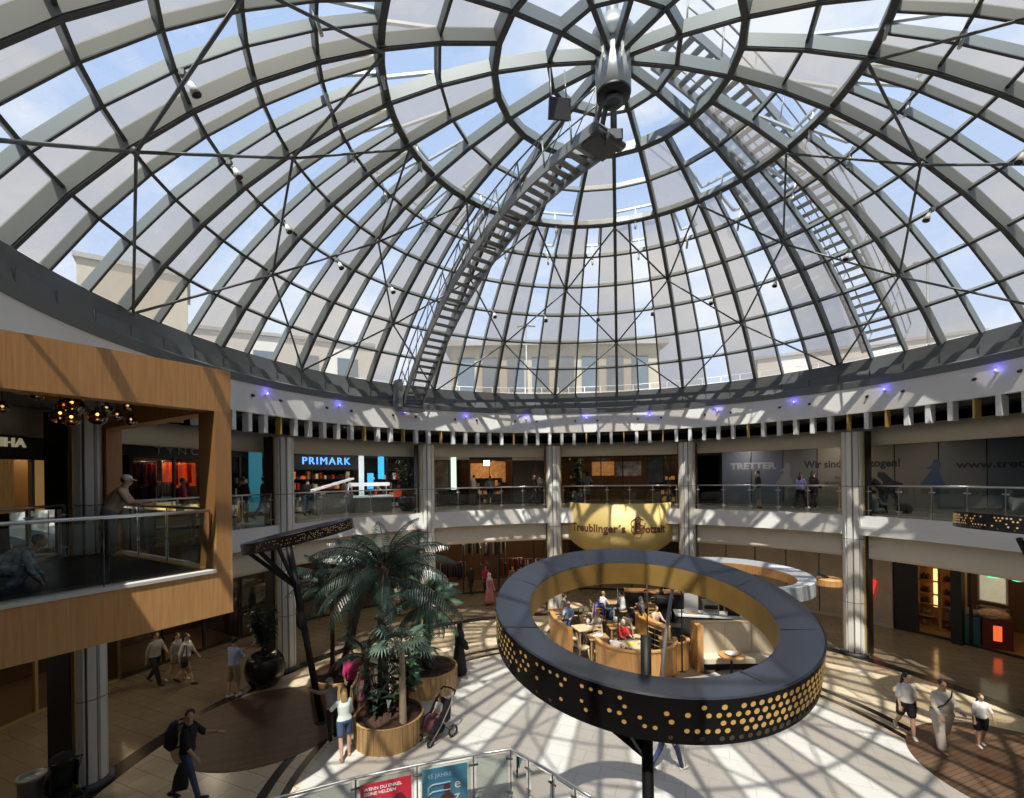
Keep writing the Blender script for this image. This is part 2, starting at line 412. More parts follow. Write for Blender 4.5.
for a, b, r0, r1 in vents:
    q = [S(a + .25, TH[r0], SR + .02), S(b - .25, TH[r0], SR + .02), S(b - .25, TH[r1] + .15, SR + .02), S(a + .25, TH[r1] + .15, SR + .02)]
    hinge = (q[3] - q[2]).normalized(); rot = Quaternion(hinge, RD(17 if r0 == 5 else 13))
    c0 = V((CX, CY, SZ)); mid = (q[2] + q[3]) / 2
    t1 = mid + rot @ ((q[0] + q[1]) / 2 - mid)
    if (t1 - c0).length < ((q[0] + q[1]) / 2 - c0).length: rot = rot.inverted()
    q2 = [q[3] + rot @ (p - q[3]) for p in q[:2]] + q[2:]
    q2[1] = q[2] + rot @ (q[1] - q[2])
    nrm = (q2[1] - q2[0]).cross(q2[2] - q2[0]).normalized()
    mb = MB()
    for i in range(4): mb.beam(q2[i], q2[(i + 1) % 4], .07, .06, nrm)
    v_ = mb.build('vent', vm, dome)
    mb = MB(); mb.add(q2, [(0, 1, 2, 3)]); mb.build('pane', glass_clear, v_)
    mb = MB(); e0 = S((a + b) / 2, TH[r0], SR - .3); e1 = (q2[0] + q2[1]) / 2
    mb.tube([e0, e1], .025, 6); mb.tube([S((a + b) / 2, TH[r0], SR - .1), S((a + b) / 2, TH[r0] + .3, SR - .5)], .035, 6)
    mb.build('actuator', colw, v_)
# diagonal tension rods
for k in range(24):
    mb = MB()
    for j in (0, 2, 4):
        par = (k + j // 2) % 2
        if par == 0: ends = [((k, j), (k + 1, j + 2)), ((k, j), (k - 1, j + 2))]
        else: ends = []
        for (k0, j0), (k1, j1) in ends:
            pts = []
            for i in range(9):
                u = i / 8; pts.append(S(PH + 15 * (k0 + (k1 - k0) * u), TH[j0] + (TH[j1] - TH[j0]) * u, RI - .09))
            # straight between the ribs it crosses
            p0, p1 = pts[0], pts[-1]
            mb.tube([p0, p1], .03, 6)
        if ends: mb.ball(S(PH + 15 * k, TH[j], RI - .07), .07, 8, 6)
    if mb.v: mb.build('tension_rod', rodm, dome)
# hub
mb = MB(); top = SZ + SR; prof = [(0, top - .02), (.40, top - .02), (.40, top - 1.02), (.36, top - 1.04)]
mb.lathe(prof, (CX, CY, 0), 28); mb.build('hub', mat('hub steel', (.50, .52, .52), .35, .4), dome)
mb = MB(); mb.lathe([(0, top - 1.10), (.38, top - 1.08), (.40, top - 1.02), (0, top - 1.02)], (CX, CY, 0), 28); mb.build('hub_cover', black, dome)
mb = MB(); mb.lathe([(0, 0), (.5, 0), (.5, .25), (.3, .6), (.14, .7), (.14, 1.6), (0, 1.7)], (CX, CY, top + .05), 20); mb.build('finial', galv, dome)
# ---------------------------------------------------------------- walls of the shops' ring: radial partitions + back walls
RW = 16.3
def lamp_area(loc, e, size, col=(1, .78, .5), down=True, aim=None):
    l = bpy.data.lights.new('shop_lamp', 'AREA'); l.energy = e; l.size = size; l.color = col
    o = bpy.data.objects.new('shop_lamp', l); COL.objects.link(o); o.location = loc
    if aim is not None: o.rotation_euler = (V(aim) - V(loc)).to_track_quat('-Z', 'Y').to_euler()
    return o
def arcpanel(mb, r0, r1, a0, a1, z0, z1, mi=0, n=None):
    ringmesh(mb, [(r0, z0), (r1, z0), (r1, z1), (r0, z1)], a0, a1, n or max(2, int(abs(a1 - a0) / 2)), mi, False)
def wallmat(n, c): return mat(n, c, .75, noise=tuple(x * .8 for x in c), nscale=1.5)
def shop(nm, a0, a1, lvl, back, sign, signh=.55, glass=True, lit=8, litcol=(1, .75, .45), floorc=None, mull=2, depth=19.6, frame=black):
    z0 = Z1 if lvl else 0.; zt = (8.02 if lvl else 3.6)
    root = struct_empty('wall_' + nm)
    mb = MB(); arcpanel(mb, depth, depth + .1, a0, a1, z0, zt); mb.build('back_wall', back, root)
    mb = MB()
    for a in (a0, a1): mb.beam(P(RW, a, (z0 + zt) / 2), P(depth, a, (z0 + zt) / 2), .12, zt - z0)
    mb.build('partition', back, root)
    mb = MB(); arcpanel(mb, RW, RW + .15, a0, a1, zt - signh, zt); mb.build('sign_board', sign, root)
    mb = MB()
    for i in range(mull + 1):
        a = a0 + (a1 - a0) * i / mull; mb.beam(P(RW + .05, a, z0), P(RW + .05, a, zt - signh), .07, .1, P(1, a) - P(0, a))
    arcpanel(mb, RW, RW + .12, a0, a1, z0, z0 + .08); mb.build('shop_frame', frame, root)
    if glass:
        mb = MB()
        for i in range(mull):
            if mull > 2 and i == mull // 2: continue
            aa = a0 + (a1 - a0) * i / mull; ab = a0 + (a1 - a0) * (i + 1) / mull
            mb.add([P(RW + .06, aa, z0 + .08), P(RW + .06, ab, z0 + .08), P(RW + .06, ab, zt - signh), P(RW + .06, aa, zt - signh)], [(0, 1, 2, 3)])
        mb.build('shop_glass', glass_shop, root)
    if floorc:
        mb = MB(); arcpanel(mb, RW + .1, depth, a0, a1, z0 + .006, z0 + .014); mb.build('shop_floor', floorc, root)
    if lit:
        am = (a0 + a1) / 2; n = max(1, int((a1 - a0) / 6))
        for i in range(n):
            a = a0 + (a1 - a0) * (i + .5) / n
            lamp_area(P(17.6, a, zt - .1), lit, .5, litcol)
            mb = MB(); mb.lathe([(0, -.06), (.12, -.06), (.12, 0), (0, 0)], tuple(P(17.6, a, zt)), 12); mb.build('downlight', warm, root)
    return root
wd = wallmat('shop brown wall', (.13, .075, .04)); wk = wallmat('shop black wall', (.02, .02, .02)); wt = wallmat('shop tan wall', (.34, .24, .13)); wg = wallmat('shop grey wall', (.22, .21, .20)); wr = wallmat('shop rust wall', (.26, .09, .035)); wb = wallmat('shop beige wall', (.40, .36, .29))
sf = mat('shop floor', (.22, .17, .11), .3)
# upper storey, from the bay round to the hoarding
shop('fashion_boutique', -100, -74.5, 1, wt, wk, .75, True, 5, floorc=sf, mull=4, depth=18.0, frame=mat('boutique frame', (.10, .075, .05), .4))
shop('dark_pier', -74.5, -71.5, 1, wk, wk, .5, False, 0)
shop('red_clothes_shop', -71.5, -61.5, 1, wd, wk, .55, True, 8, floorc=sf, mull=2)
shop('white_lit_shop', -61.5, -50.5, 1, wk, wk, .45, True, 7, (1, .93, .85), floorc=sf, mull=3)
shop('department_store', -50.5, -37.5, 1, wk, black, .95, False, 10, (1, .72, .42), floorc=sf, mull=1)
shop('blue_banner_shop', -37.5, -25.5, 1, wk, wk, .35, False, 9, (1, .95, .9), floorc=sf, mull=3)
shop('beige_pier', -25.5, -17.3, 1, wd, wb, .4, True, 5, floorc=sf, mull=2)
shop('brown_shop', -17.3, -8.5, 1, wr, wk, .4, True, 6, (1, .6, .3), floorc=sf, mull=1)
shop('panelled_shop', -8.5, 1.0, 1, wg, wb, .45, True, 2, (1, .8, .6), floorc=sf, mull=2)
shop('photo_shop', 1.0, 27.0, 1, wd, wk, .35, True, 4, (1, .62, .32), floorc=sf, mull=6)
shop('dark_doorway', 27.0, 32.0, 1, wk, wk, .4, False, 0, mull=1)
# ground floor
shop('lit_window', -112, -73, 0, wd, wk, .6, True, 2.5, (1, .6, .3), floorc=sf, mull=5, frame=mat('brass frame', (.30, .20, .09), .4))
shop('dark_window', -73, -58, 0, wd, wk, .5, True, 1.5, (1, .6, .3), floorc=sf, mull=3)
shop('tiled_shop', -58, -26, 0, wk, wk, .4, True, 1.2, (1, .7, .45), floorc=sf, mull=5)
shop('rail_shop', -26, 3, 0, wd, wk, .35, False, 6, (1, .66, .4), floorc=sf, mull=4)
shop('cafe_kitchen', 3, 28, 0, wk, wd, .5, False, 2.5, (1, .7, .45), floorc=sf, mull=4)
rt = shop('lamp_shop', 57, 82, 0, wd, wk, .4, False, 5, (1, .58, .26), floorc=mat('amber floor', (.34, .19, .08), .3), mull=3, depth=19.8)
# plain brown boards closing a unit on the ground floor
mb = MB(); brownboard = mat('brown board', (.36, .30, .24), .5, noise=(.29, .24, .19), nscale=2)
for i in range(6):
    a = 28 + 29 * i / 6; arcpanel(mb, RW - .1, RW, a + .08, a + 29 / 6 - .08, .12, 3.6, 0, 3)
mb.build('wall_boarded', brownboard, kind='structure')
mb = MB(); arcpanel(mb, RW - .12, RW + .02, 28, 57, 0, .13, 0, 12); mb.build('baseboard_boarded', wb, kind='structure')
# downlights of both walkways
for lv, R, z, e, col in ((1, 13.5, 8.02, 20, (1, .9, .76)), (0, 13.9, 3.6, 13, (1, .84, .62))):
    for i in range(3 if lv else 0, 12):
        a = -97.5 + 15 * i; lamp_area(P(R, a, z - .06), e, .3, col)
        mb = MB(); mb.lathe([(0, -.03), (.12, -.03), (.15, 0), (0, 0)], tuple(P(R, a, z)), 14)
        t = mb.build('downlight', warm); tag(t, 'round downlight in the %s walkway ceiling, %s along the ring from the left' % (('ground floor', 'upper')[lv], ordn(i - (3 if lv else 0))), 'downlight', 'walkway downlights')
# walkway ceiling light strips
n_ = 0
for a, wdt in ((-64, 5), (-56, 3), (-44, 11), (-34.5, 6), (-16.5, 3.2), (-10, 3.2), (-4, 1.2), (4, 1)):
    t = thing('ceiling_light', '', 'ceiling light', P(15.3, a, 8.02)); t.rotation_euler = (0, 0, RD(-a))
    L = 15.3 * RD(wdt)
    mb = MB(); mb.box((0, 0, -.03), (L + .06, .26, .06)); mb.build('housing', white, t)
    mb = MB(); mb.box((0, 0, -.064), (L, .2, .012)); mb.build('diffuser', coolpanel, t)
    t['label'] = 'white strip light on the upper walkway ceiling, %s from the wooden bay' % ordn(n_); n_ += 1
# ---------------------------------------------------------------- signs (letters are things fixed to their boards)
def arc_text(name, txt, R, az, z, h, m, depth=.04, sx=1.0, bold=.0, spacing=1., parent=None, inward=True):
    vs, fs = text_mesh(txt, h * 1.38, depth / 2, 'CENTER', spacing, bold, sx=sx)
    out = []
    for p in vs:
        a = az + degrees(p.x / R); out.append(P(R - depth / 2 - p.z, a, z + p.y))
    mb = MB(); mb.add(out, [tuple(f) for f in fs]); return mb.build(name, m, parent)
pm = emit_mat('pale blue sign light', (.10, .30, .80), 1.0)
tag(arc_text('shop_sign', 'PRIMARK', RW, -44.4, 7.48, .36, pm, .08, 1.0, 0., 1.22), 'glowing pale blue PRIMARK letters over the store front', 'sign')
tag(arc_text('shop_sign', 'ШHA'.replace('Ш', 'I'), RW, -82.6, 7.72, .25, mat('cream letters', (.6, .54, .4), .5, emit=(1, .85, .55), es=.12), .06, 1.0, .008, 1.05), 'cream capital letters above the boutique window behind the wooden bay', 'sign')
tag(arc_text('shop_sign', 'T Y N C', RW, -66.2, 7.72, .26, mat('dim letters', (.20, .22, .24), .5), .04, 1.2), 'dim grey spaced letters over the red clothes shop', 'sign')
tag(arc_text('shop_sign', 'DO', RW, 68.9, 2.88, .46, emit_mat('green neon', (.05, .9, .45), .8), .05, 1.1, -.012, 1.1), 'green neon DO letters over the lamp shop', 'sign')
# slanted red mark on the boarded wall
mb = MB(); q = []
for (a, z) in ((53.3, 1.05), (54.4, 1.05), (55.0, 1.9), (54.0, 2.05), (53.6, 1.55)): q.append((a, z))
vs = [P(RW - .18, a, z) for a, z in q] + [P(RW - .1, a, z) for a, z in q]; n = 5
mb.add(vs, [tuple(range(n)), tuple(reversed(range(n, 2 * n)))] + [(i, (i + 1) % n, n + (i + 1) % n, n + i) for i in range(n)])
tag(mb.build('wall_sign', redlit), 'glowing red slanted letter on the brown boards beside a column', 'sign')
# ---------------------------------------------------------------- the moving-notice hoarding (flat panels, upper walkway)
A0 = V((10.35, 22.55, Z1)); A1 = V((19.6, 15.25, Z1)); dH = (A1 - A0).normalized(); LH = (A1 - A0).length
MH = Matrix.Translation(A0) @ Matrix.Rotation(atan2(dH.y, dH.x), 4, 'Z')        # local x along, -y to the hall
t = thing('hoarding', 'long blue and grey hoarding with moving notice on upper walkway', 'hoarding'); t.matrix_world = MH
hp = []
cols = [(.075, .09, .125), (.075, .09, .125), (.105, .105, .11), (.14, .125, .105), (.14, .125, .105), (.13, .12, .105), (.10, .11, .12), (.065, .085, .115), (.055, .075, .105)]
nP = len(cols)
for i, c in enumerate(cols):
    mb = MB(); w_ = LH / nP; mb.box((w_ * (i + .5), .05, 1.5), (w_ - .03, .06, 2.96)); mb.build('panel', mat('hoarding board', c, .45), t)
mb = MB(); mb.box((LH / 2, .02, .06), (LH, .08, .12)); mb.build('kickboard', wg, t)
def flat_text(name, txt, x, z, h, m, parent, sx=1., bold=.0, y=.012):
    vs, fs = text_mesh(txt, h * 1.38, .003, 'LEFT', 1.0, bold, sx=sx)
    mb = MB(); mb.add([V((x + p.x, y - p.z, z + p.y)) for p in vs], fs); return mb.build(name, m, parent)
txtd = mat('hoarding black print', (.012, .012, .016), .6); txtg = mat('hoarding grey print', (.20, .22, .25), .6); txtb = mat('hoarding blue print', (.03, .06, .12), .6)
flat_text('lettering', 'TRETTER', .4, 1.92, .30, txtg, t, 1.15, .02)
flat_text('lettering', 'Wir sind umgezogen!', 3.45, 1.93, .32, txtd, t, .86, .015)
flat_text('lettering', 'Besuchen Sie uns', 4.55, 1.35, .13, txtd, t); flat_text('lettering', 'ab sofort hier im Haus', 4.2, 1.14, .13, txtd, t)
flat_text('lettering', 'www.tretter.com', 8.35, 1.80, .28, txtd, t, 1.15, .01)
def silhouette(x, z, s, pts, m):
    mb = MB(); n = len(pts)
    vs = [V((x + a * s, .018, z + b * s)) for a, b in pts] + [V((x + a * s, .006, z + b * s)) for a, b in pts]
    mb.add(vs, [tuple(range(n)), tuple(reversed(range(n, 2 * n)))] + [(i, (i + 1) % n, n + (i + 1) % n, n + i) for i in range(n)])
    return mb
dress = [(-.02, 0), (.04, 0), (.05, .35), (.2, .42), (.08, .8), (.12, .98), (.08, 1.12), (-.02, 1.12), (-.05, 1.0), (-.18, .88), (-.06, .86), (-.3, .46), (-.03, .38)]
silhouette(7.75, .35, 1.5, dress, txtb).build('dancer_print', txtb, t)
silhouette(2.75, .35, 1.5, dress, txtg).build('dancer_print', mat('pale print', (.16, .165, .17), .6), t)
lean = [(-.1, 0), (.0, 0), (.12, .4), (.3, .05), (.38, .1), (.22, .55), (.42, .62), (.4, .7), (.2, .78), (.02, 1.0), (-.12, 1.02), (-.15, .9), (-.02, .75)]
silhouette(6.2, .1, 1.45, lean, txtd).build('dancer_print', txtd, t)
# ---------------------------------------------------------------- contents of the shops
def box_thing(name, label, cat, c, d, rz, m, group=None):
    mb = MB(); mb.box((0, 0, d[2] / 2), d); o = mb.build(name, m); o.location = c; o.rotation_euler = (0, 0, rz); return tag(o, label, cat, group)
def panel_on_wall(name, label, cat, R, az, z, w, h, m, frame=None, fm=None):
    t = thing(name, label, cat, P(R, az, z), RD(-az))
    mb = MB(); mb.box((0, 0, 0), (w, .04, h)); mb.build('print', m, t)
    if fm:
        mb = MB()
        for s_ in (-1, 1): mb.box((s_ * (w / 2 + .03), -.005, 0), (.06, .07, h + .12)); mb.box((0, -.005, s_ * (h / 2 + .03)), (w, .07, .06))
        mb.build('frame', fm, t)
    return t
orangeglow = mat('orange display', (.55, .22, .06), .5, noise=(.9, .55, .2), nscale=5, emit=(1., .42, .12), es=.12)
photo = mat('black and white poster', (.03, .03, .03), .5, noise=(.85, .82, .78), nscale=2.2)
panel_on_wall('illuminated_display', 'orange lit product display inside the photo shop', 'display', 17.6, 10.2, 7.05, 1.35, .85, orangeglow, fm=wd)
panel_on_wall('poster', 'black and white photo poster at the back of the photo shop', 'poster', 17.4, 15.0, 7.02, 1.5, .85, photo, fm=wr)
panel_on_wall('poster', 'tall bluish figure poster beside the photo shop entrance', 'poster', 17.2, 20.2, 6.95, .8, 1.5, mat('bluish poster', (.13, .17, .20), .5, noise=(.03, .035, .04), nscale=3), fm=black)
panel_on_wall('illuminated_display', 'orange lit shelf picture at the back of the brown shop', 'display', 18.6, -14.0, 6.95, 1.3, 1.1, orangeglow)
panel_on_wall('illuminated_display', 'orange lit rack picture on the right of the brown shop', 'display', 18.6, -10.3, 6.95, 1.0, 1.3, orangeglow)
panel_on_wall('screen', 'small white screen hanging in the brown shop doorway', 'screen', 16.9, -13.4, 7.45, .36, .3, coolpanel)
panel_on_wall('poster', 'tan fashion portrait poster left of the beige pillar', 'poster', 16.7, -22.8, 6.7, 1.1, 1.7, mat('tan portrait', (.42, .28, .15), .5, noise=(.10, .07, .05), nscale=2), fm=black)
panel_on_wall('light_column', 'pale green lit panel beside the beige pillar', 'lit panel', 16.2, -20.6, 6.9, .3, 1.9, emit_mat('pale green panel', (.6, .75, .62), .7))
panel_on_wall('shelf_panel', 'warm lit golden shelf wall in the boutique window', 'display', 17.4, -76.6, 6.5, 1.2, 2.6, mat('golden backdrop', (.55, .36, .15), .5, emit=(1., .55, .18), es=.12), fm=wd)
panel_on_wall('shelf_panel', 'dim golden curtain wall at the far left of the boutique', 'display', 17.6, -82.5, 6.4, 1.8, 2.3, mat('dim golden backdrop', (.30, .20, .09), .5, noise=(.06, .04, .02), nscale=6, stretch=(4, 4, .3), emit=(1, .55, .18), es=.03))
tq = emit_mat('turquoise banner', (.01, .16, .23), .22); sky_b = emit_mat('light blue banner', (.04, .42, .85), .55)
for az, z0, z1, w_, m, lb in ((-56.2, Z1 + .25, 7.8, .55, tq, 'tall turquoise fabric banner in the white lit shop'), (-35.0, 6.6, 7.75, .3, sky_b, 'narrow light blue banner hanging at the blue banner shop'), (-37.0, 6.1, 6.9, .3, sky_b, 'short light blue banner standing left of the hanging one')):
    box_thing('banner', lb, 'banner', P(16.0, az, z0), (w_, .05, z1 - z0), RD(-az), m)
panel_on_wall('light_column', 'white lit doorway jamb at the blue banner shop', 'lit panel', 16.2, -38.4, 6.7, .26, 2.3, emit_mat('white jamb', (.85, .95, 1.), .25))
# garment rails
def garment_rail(az, R, z, L, cols, label, group):
    t = thing('clothes_rail', label, 'clothes rail', P(R, az, z), RD(-az), group)
    mb = MB(); mb.tube([(-L / 2, 0, 0), (-L / 2, 0, 1.55), (L / 2, 0, 1.55), (L / 2, 0, 0)], .02, 6); mb.box((-L / 2, 0, .02), (.06, .5, .04)); mb.box((L / 2, 0, .02), (.06, .5, .04)); mb.build('frame', chrome, t)
    n = int(L / .16)
    for i in range(n):
        c = cols[i % len(cols)]; x = -L / 2 + .12 + i * (L - .24) / max(1, n - 1)
        mb = MB(); h = random.uniform(.75, 1.05)
        mb.loft([((x, 0, 1.5), (.02, 0, 0), (0, .05, 0)), ((x, 0, 1.44), (.035, 0, 0), (0, .21, 0)), ((x, 0, 1.2), (.045, 0, 0), (0, .2, 0)), ((x, 0, 1.5 - h), (.05, 0, 0), (0, .23, 0))], 8)
        mb.build('garment', c, t)
    return t
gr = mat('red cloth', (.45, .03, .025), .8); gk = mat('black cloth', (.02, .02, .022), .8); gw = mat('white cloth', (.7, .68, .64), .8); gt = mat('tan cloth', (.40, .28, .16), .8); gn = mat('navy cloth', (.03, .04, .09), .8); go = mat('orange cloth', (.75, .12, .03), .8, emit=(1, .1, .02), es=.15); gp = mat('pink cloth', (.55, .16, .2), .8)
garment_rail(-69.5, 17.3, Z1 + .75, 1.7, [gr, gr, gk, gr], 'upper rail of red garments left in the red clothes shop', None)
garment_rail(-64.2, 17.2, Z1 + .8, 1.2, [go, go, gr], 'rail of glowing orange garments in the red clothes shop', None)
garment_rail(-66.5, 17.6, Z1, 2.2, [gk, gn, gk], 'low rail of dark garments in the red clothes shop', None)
for i, (az, c) in enumerate(((-20, [gk, gn]), (-15.5, [gw, gt, gk]), (-12, [gt, gw, gn]), (-8.5, [gk, gr]), (-4, [gk, gp, gw]))):
    garment_rail(az, 17.4 + .3 * (i % 2), .1 + (1.3 if i in (1, 2) else 0), 1.5, c, 'chrome clothes rail in the ground floor rail shop, %s counting from the palms' % ordn(i), 'clothes rails in the rail shop')
# ladder-like ceiling tubes in the rail shop
for i in range(3):
    mb = MB(); mb.tube([P(16.6 + .5 * i, -17 + i, 3.35), P(16.9 + .5 * i, -6 + i, 3.25)], .035, 6)
    tag(mb.build('light_tube', emit_mat('dim tube', (1, .8, .6), .8)), 'pale ceiling tube over the clothes rails, %s from the front' % ordn(i), 'light tube', 'ceiling tubes of the rail shop')
# white slanted counter canopy and counters at the department store
t = thing('sales_stand', 'white sales stand with slanted canopy in front of the blue sign', 'stand', P(14.4, -46.5, Z1), RD(46.5))
mb = MB(); mb.beam((-.9, 0, 1.08), (.95, 0, 1.58), .35, .08); mb.build('canopy', emit_mat('white canopy', (.9, .95, 1), .12), t)
for x in (-.75, .75):
    mb = MB(); mb.tube([(x, .05, 0), (x, .05, 1.15 + x * .25)], .04, 8); mb.build('post', chrome, t)
mb = MB(); mb.box((.1, .1, .45), (1.7, .5, .9)); mb.build('counter', wg, t)
t = thing('sales_stand', 'white counter with two lit tops near the potted tree', 'stand', P(14.3, -39.2, Z1), RD(39.2))
mb = MB(); mb.box((0, 0, .35), (1.7, .6, .7)); mb.build('counter', wg, t)
mb = MB(); mb.box((0, 0, .74), (1.8, .7, .08)); mb.build('counter_top', emit_mat('lit counter', (.9, .95, 1), .15), t)
mb = MB(); mb.box((0, .3, 1.3), (1.9, .3, .16)); mb.build('lit_shelf', emit_mat('lit counter', (.9, .95, 1), .2), t)
for x in (-.85, .85):
    mb = MB(); mb.tube([(x, .3, .7), (x, .3, 1.25)], .03, 6); mb.build('post', chrome, t)
# shelf racks of coloured goods: warm dots of the shop interiors
def goods_rack(az, R, z, W, H, rows, label, cols, m):
    t = thing('display_shelf', label, 'shelf', P(R, az, z), RD(-az))
    mb = MB()
    for i in range(rows + 1): mb.box((0, 0, H * i / rows), (W, .35, .03))
    for s_ in (-1, 1): mb.box((s_ * W / 2, 0, H / 2), (.04, .35, H))
    mb.box((0, .17, H / 2), (W, .02, H)); mb.build('rack', m, t)
    for i in range(rows):
        g = MB(); x = -W / 2 + .12
        while x < W / 2 - .1:
            w_ = random.uniform(.08, .2); h_ = random.uniform(.12, H / rows * .75); g.box((x, -.02, H * i / rows + .015 + h_ / 2), (w_, .22, h_), 0, random.randrange(len(cols))); x += w_ + random.uniform(.03, .12)
        o = g.build('goods', cols, t); o['kind'] = 'stuff'
    return t
gc = [gr, gt, gw, gk, gn, orangeglow, go]
goods_rack(-48.2, 18.2, Z1, 2.4, 2.1, 4, 'tall shelf of colourful goods left inside the department store', gc, wk)
goods_rack(-41.5, 18.2, Z1, 2.4, 2.1, 4, 'tall shelf of colourful goods right inside the department store', gc, wk)
goods_rack(-32.5, 18.0, Z1, 2.2, 2.0, 4, 'shelf of goods behind the light blue banners', gc, wk)
goods_rack(-54.3, 17.6, Z1, 1.5, 1.9, 4, 'shelf of white goods right of the turquoise banner', [gw, gw, gk, gt], wk)
goods_rack(-58.8, 17.6, Z1, 1.2, 1.9, 4, 'shelf of white goods left of the turquoise banner', [gw, gt, gk], wk)
goods_rack(-12.2, 18.4, Z1, 1.6, 1.5, 3, 'brown shelf under the lit pictures of the brown shop', [orangeglow, gt, gk], wd)
goods_rack(5.5, 17.8, Z1, 1.2, 1.9, 4, 'amber goods shelf at the left of the photo shop', [orangeglow, gt, gk], wd)
goods_rack(22.6, 17.6, Z1, 1.0, 1.7, 4, 'amber goods shelf at the right of the photo shop', [orangeglow, gt, gk], wd)
# lamp shop: two lit wooden wall units, a poster, a goods kiosk
for i, az in enumerate((59.6, 62.0)):
    t = thing('wall_unit', 'wooden wall unit with glowing strip in the lamp shop, %s' % ('nearer the black shutter' if i == 0 else 'nearer the black post'), 'shelf unit', P(17.7, az, 0), RD(-az))
    mb = MB()
    for s_ in (-1, 1): mb.box((s_ * .34, 0, 1.45), (.06, .4, 2.9))
    for z in (.05, .5, 1.0, 1.45, 2.0, 2.85): mb.box((0, 0, z), (.66, .4, .05))
    mb.box((0, .2, 1.45), (.7, .03, 2.9)); mb.build('carcass', cafewood, t)
    mb = MB(); mb.box((.2, -.05, 1.72), (.12, .06, 1.6)); mb.build('light_strip', warm_soft, t)
    for z in (.1, .55, 1.05, 1.5, 2.05):
        mb = MB()
        for x in (-.2, -.05): mb.lathe([(0, 0), (.07, 0), (.09, .12), (.04, .22), (0, .24)], (x, 0, z), 8)
        o = mb.build('goods', gt if z < 1 else wd, t); o['kind'] = 'stuff'
panel_on_wall('poster', 'bright landscape poster in the lamp shop doorway', 'poster', 17.9, 65.6, 2.2, .75, 1.4, mat('landscape print', (.55, .5, .3), .5, noise=(.75, .78, .7), nscale=3, emit=(.9, .85, .6), es=.18), fm=chrome)
goods_rack(65.8, 17.7, .1, .8, 1.2, 4, 'chrome shelf of white goods under the landscape poster', [gw, gw, chrome], chrome)
panel_on_wall('poster', 'portrait poster high on the lamp shop wall under the neon', 'poster', 17.3, 67.8, 2.9, .7, .6, mat('portrait print', (.6, .5, .45), .5, noise=(.2, .1, .1), nscale=3))
t = thing('goods_kiosk', 'teal and red goods kiosk with glowing panel in the lamp shop', 'kiosk', P(16.9, 65.5, 0), RD(-65.5 + 25))
mb = MB(); mb.box((-.4, 0, .55), (.75, .9, 1.1)); mb.build('teal_bin', mat('teal board', (.02, .10, .115), .5), t)
mb = MB(); mb.box((.42, 0, .55), (.8, .9, 1.1)); mb.build('red_bin', mat('dark red board', (.12, .02, .018), .5), t)
mb = MB(); mb.box((.42, -.46, .6), (.22, .03, .55)); mb.build('light_panel', emit_mat('red glow', (1, .12, .03), .7), t)
mb = MB(); mb.lathe([(0, .25), (.2, .24), (.42, .15), (.5, 0), (0, 0)], (.35, 0, 1.12), 16); mb.build('goods_heap', mat('brown goods', (.22, .10, .06), .7, noise=(.5, .35, .25), nscale=12), t)
mb = MB(); mb.lathe([(0, .2), (.2, .19), (.42, .12), (.48, 0), (0, 0)], (-.42, 0, 1.12), 16); mb.build('goods_heap', mat('dark goods', (.03, .04, .045), .7, noise=(.15, .15, .15), nscale=12), t)
box_thing('roller_shutter', 'black shutter panel at the left edge of the lamp shop', 'shutter', P(16.35, 58.2, 0), (.9, .12, 3.5), RD(-58.2), black)
box_thing('shop_post', 'black post standing in the lamp shop opening', 'post', P(16.2, 64.2, 0), (.32, .3, 3.55), RD(-64.2), black)
# ---------------------------------------------------------------- wooden lounge bay on the upper floor (left)
E = V((-4.86, 7.92, 0)); fd = V((-.52, -.854, 0)).normalized(); bd = V((-.854, .52, 0))      # along the face towards us; back into the building
bay = struct_empty('wall_bay')
def bayp(s, d, z): return E + fd * s + bd * d + V((0, 0, z))
LB = 6.0; DB = 4.85; ZB, ZT = 4.33, 8.5; OB, OT = 5.06, 7.78; PW = .26
def slab(mb, s0, s1, d0, d1, z0, z1, mi=0):
    vs = [bayp(s, d, z) for s in (s0, s1) for d in (d0, d1) for z in (z0, z1)]
    mb.add(vs, [(0, 1, 3, 2), (4, 6, 7, 5), (0, 4, 5, 1), (2, 3, 7, 6), (0, 2, 6, 4), (1, 5, 7, 3)], mi)
mb = MB(); slab(mb, 0, LB, 0, .28, OT, ZT); mb.build('oak_header', oak, bay)
mb = MB(); slab(mb, 0, LB, 0, .28, ZB, OB); mb.build('oak_parapet', oak, bay)
mb = MB(); slab(mb, 0, PW, 0, .55, OB, OT); mb.build('oak_post', oakpost, bay)
mb = MB(); slab(mb, 0, .28, DB - .25, DB, OB, OT); mb.build('oak_post', oakpost, bay)
mb = MB(); slab(mb, .0, .28, .28, DB, OT, ZT); mb.build('oak_end_header', oak, bay)
mb = MB(); slab(mb, .0, .28, .28, DB, ZB, OB); mb.build('oak_end_parapet', oak, bay)
mb = MB(); slab(mb, .28, LB, .28, 7.5, ZB + .02, Z1); mb.build('bay_floor', mat('dark bay floor', (.04, .036, .032), .35), bay)
mb = MB(); slab(mb, .28, LB, .28, DB + .6, 8.2, ZT - .02); mb.build('bay_ceiling', mat('bay ceiling', (.26, .25, .22), .8), bay)
mb = MB(); slab(mb, PW, LB, -.02, .30, OB, OB + .05); mb.build('sill', mat('sill', (.62, .60, .55), .5), bay)
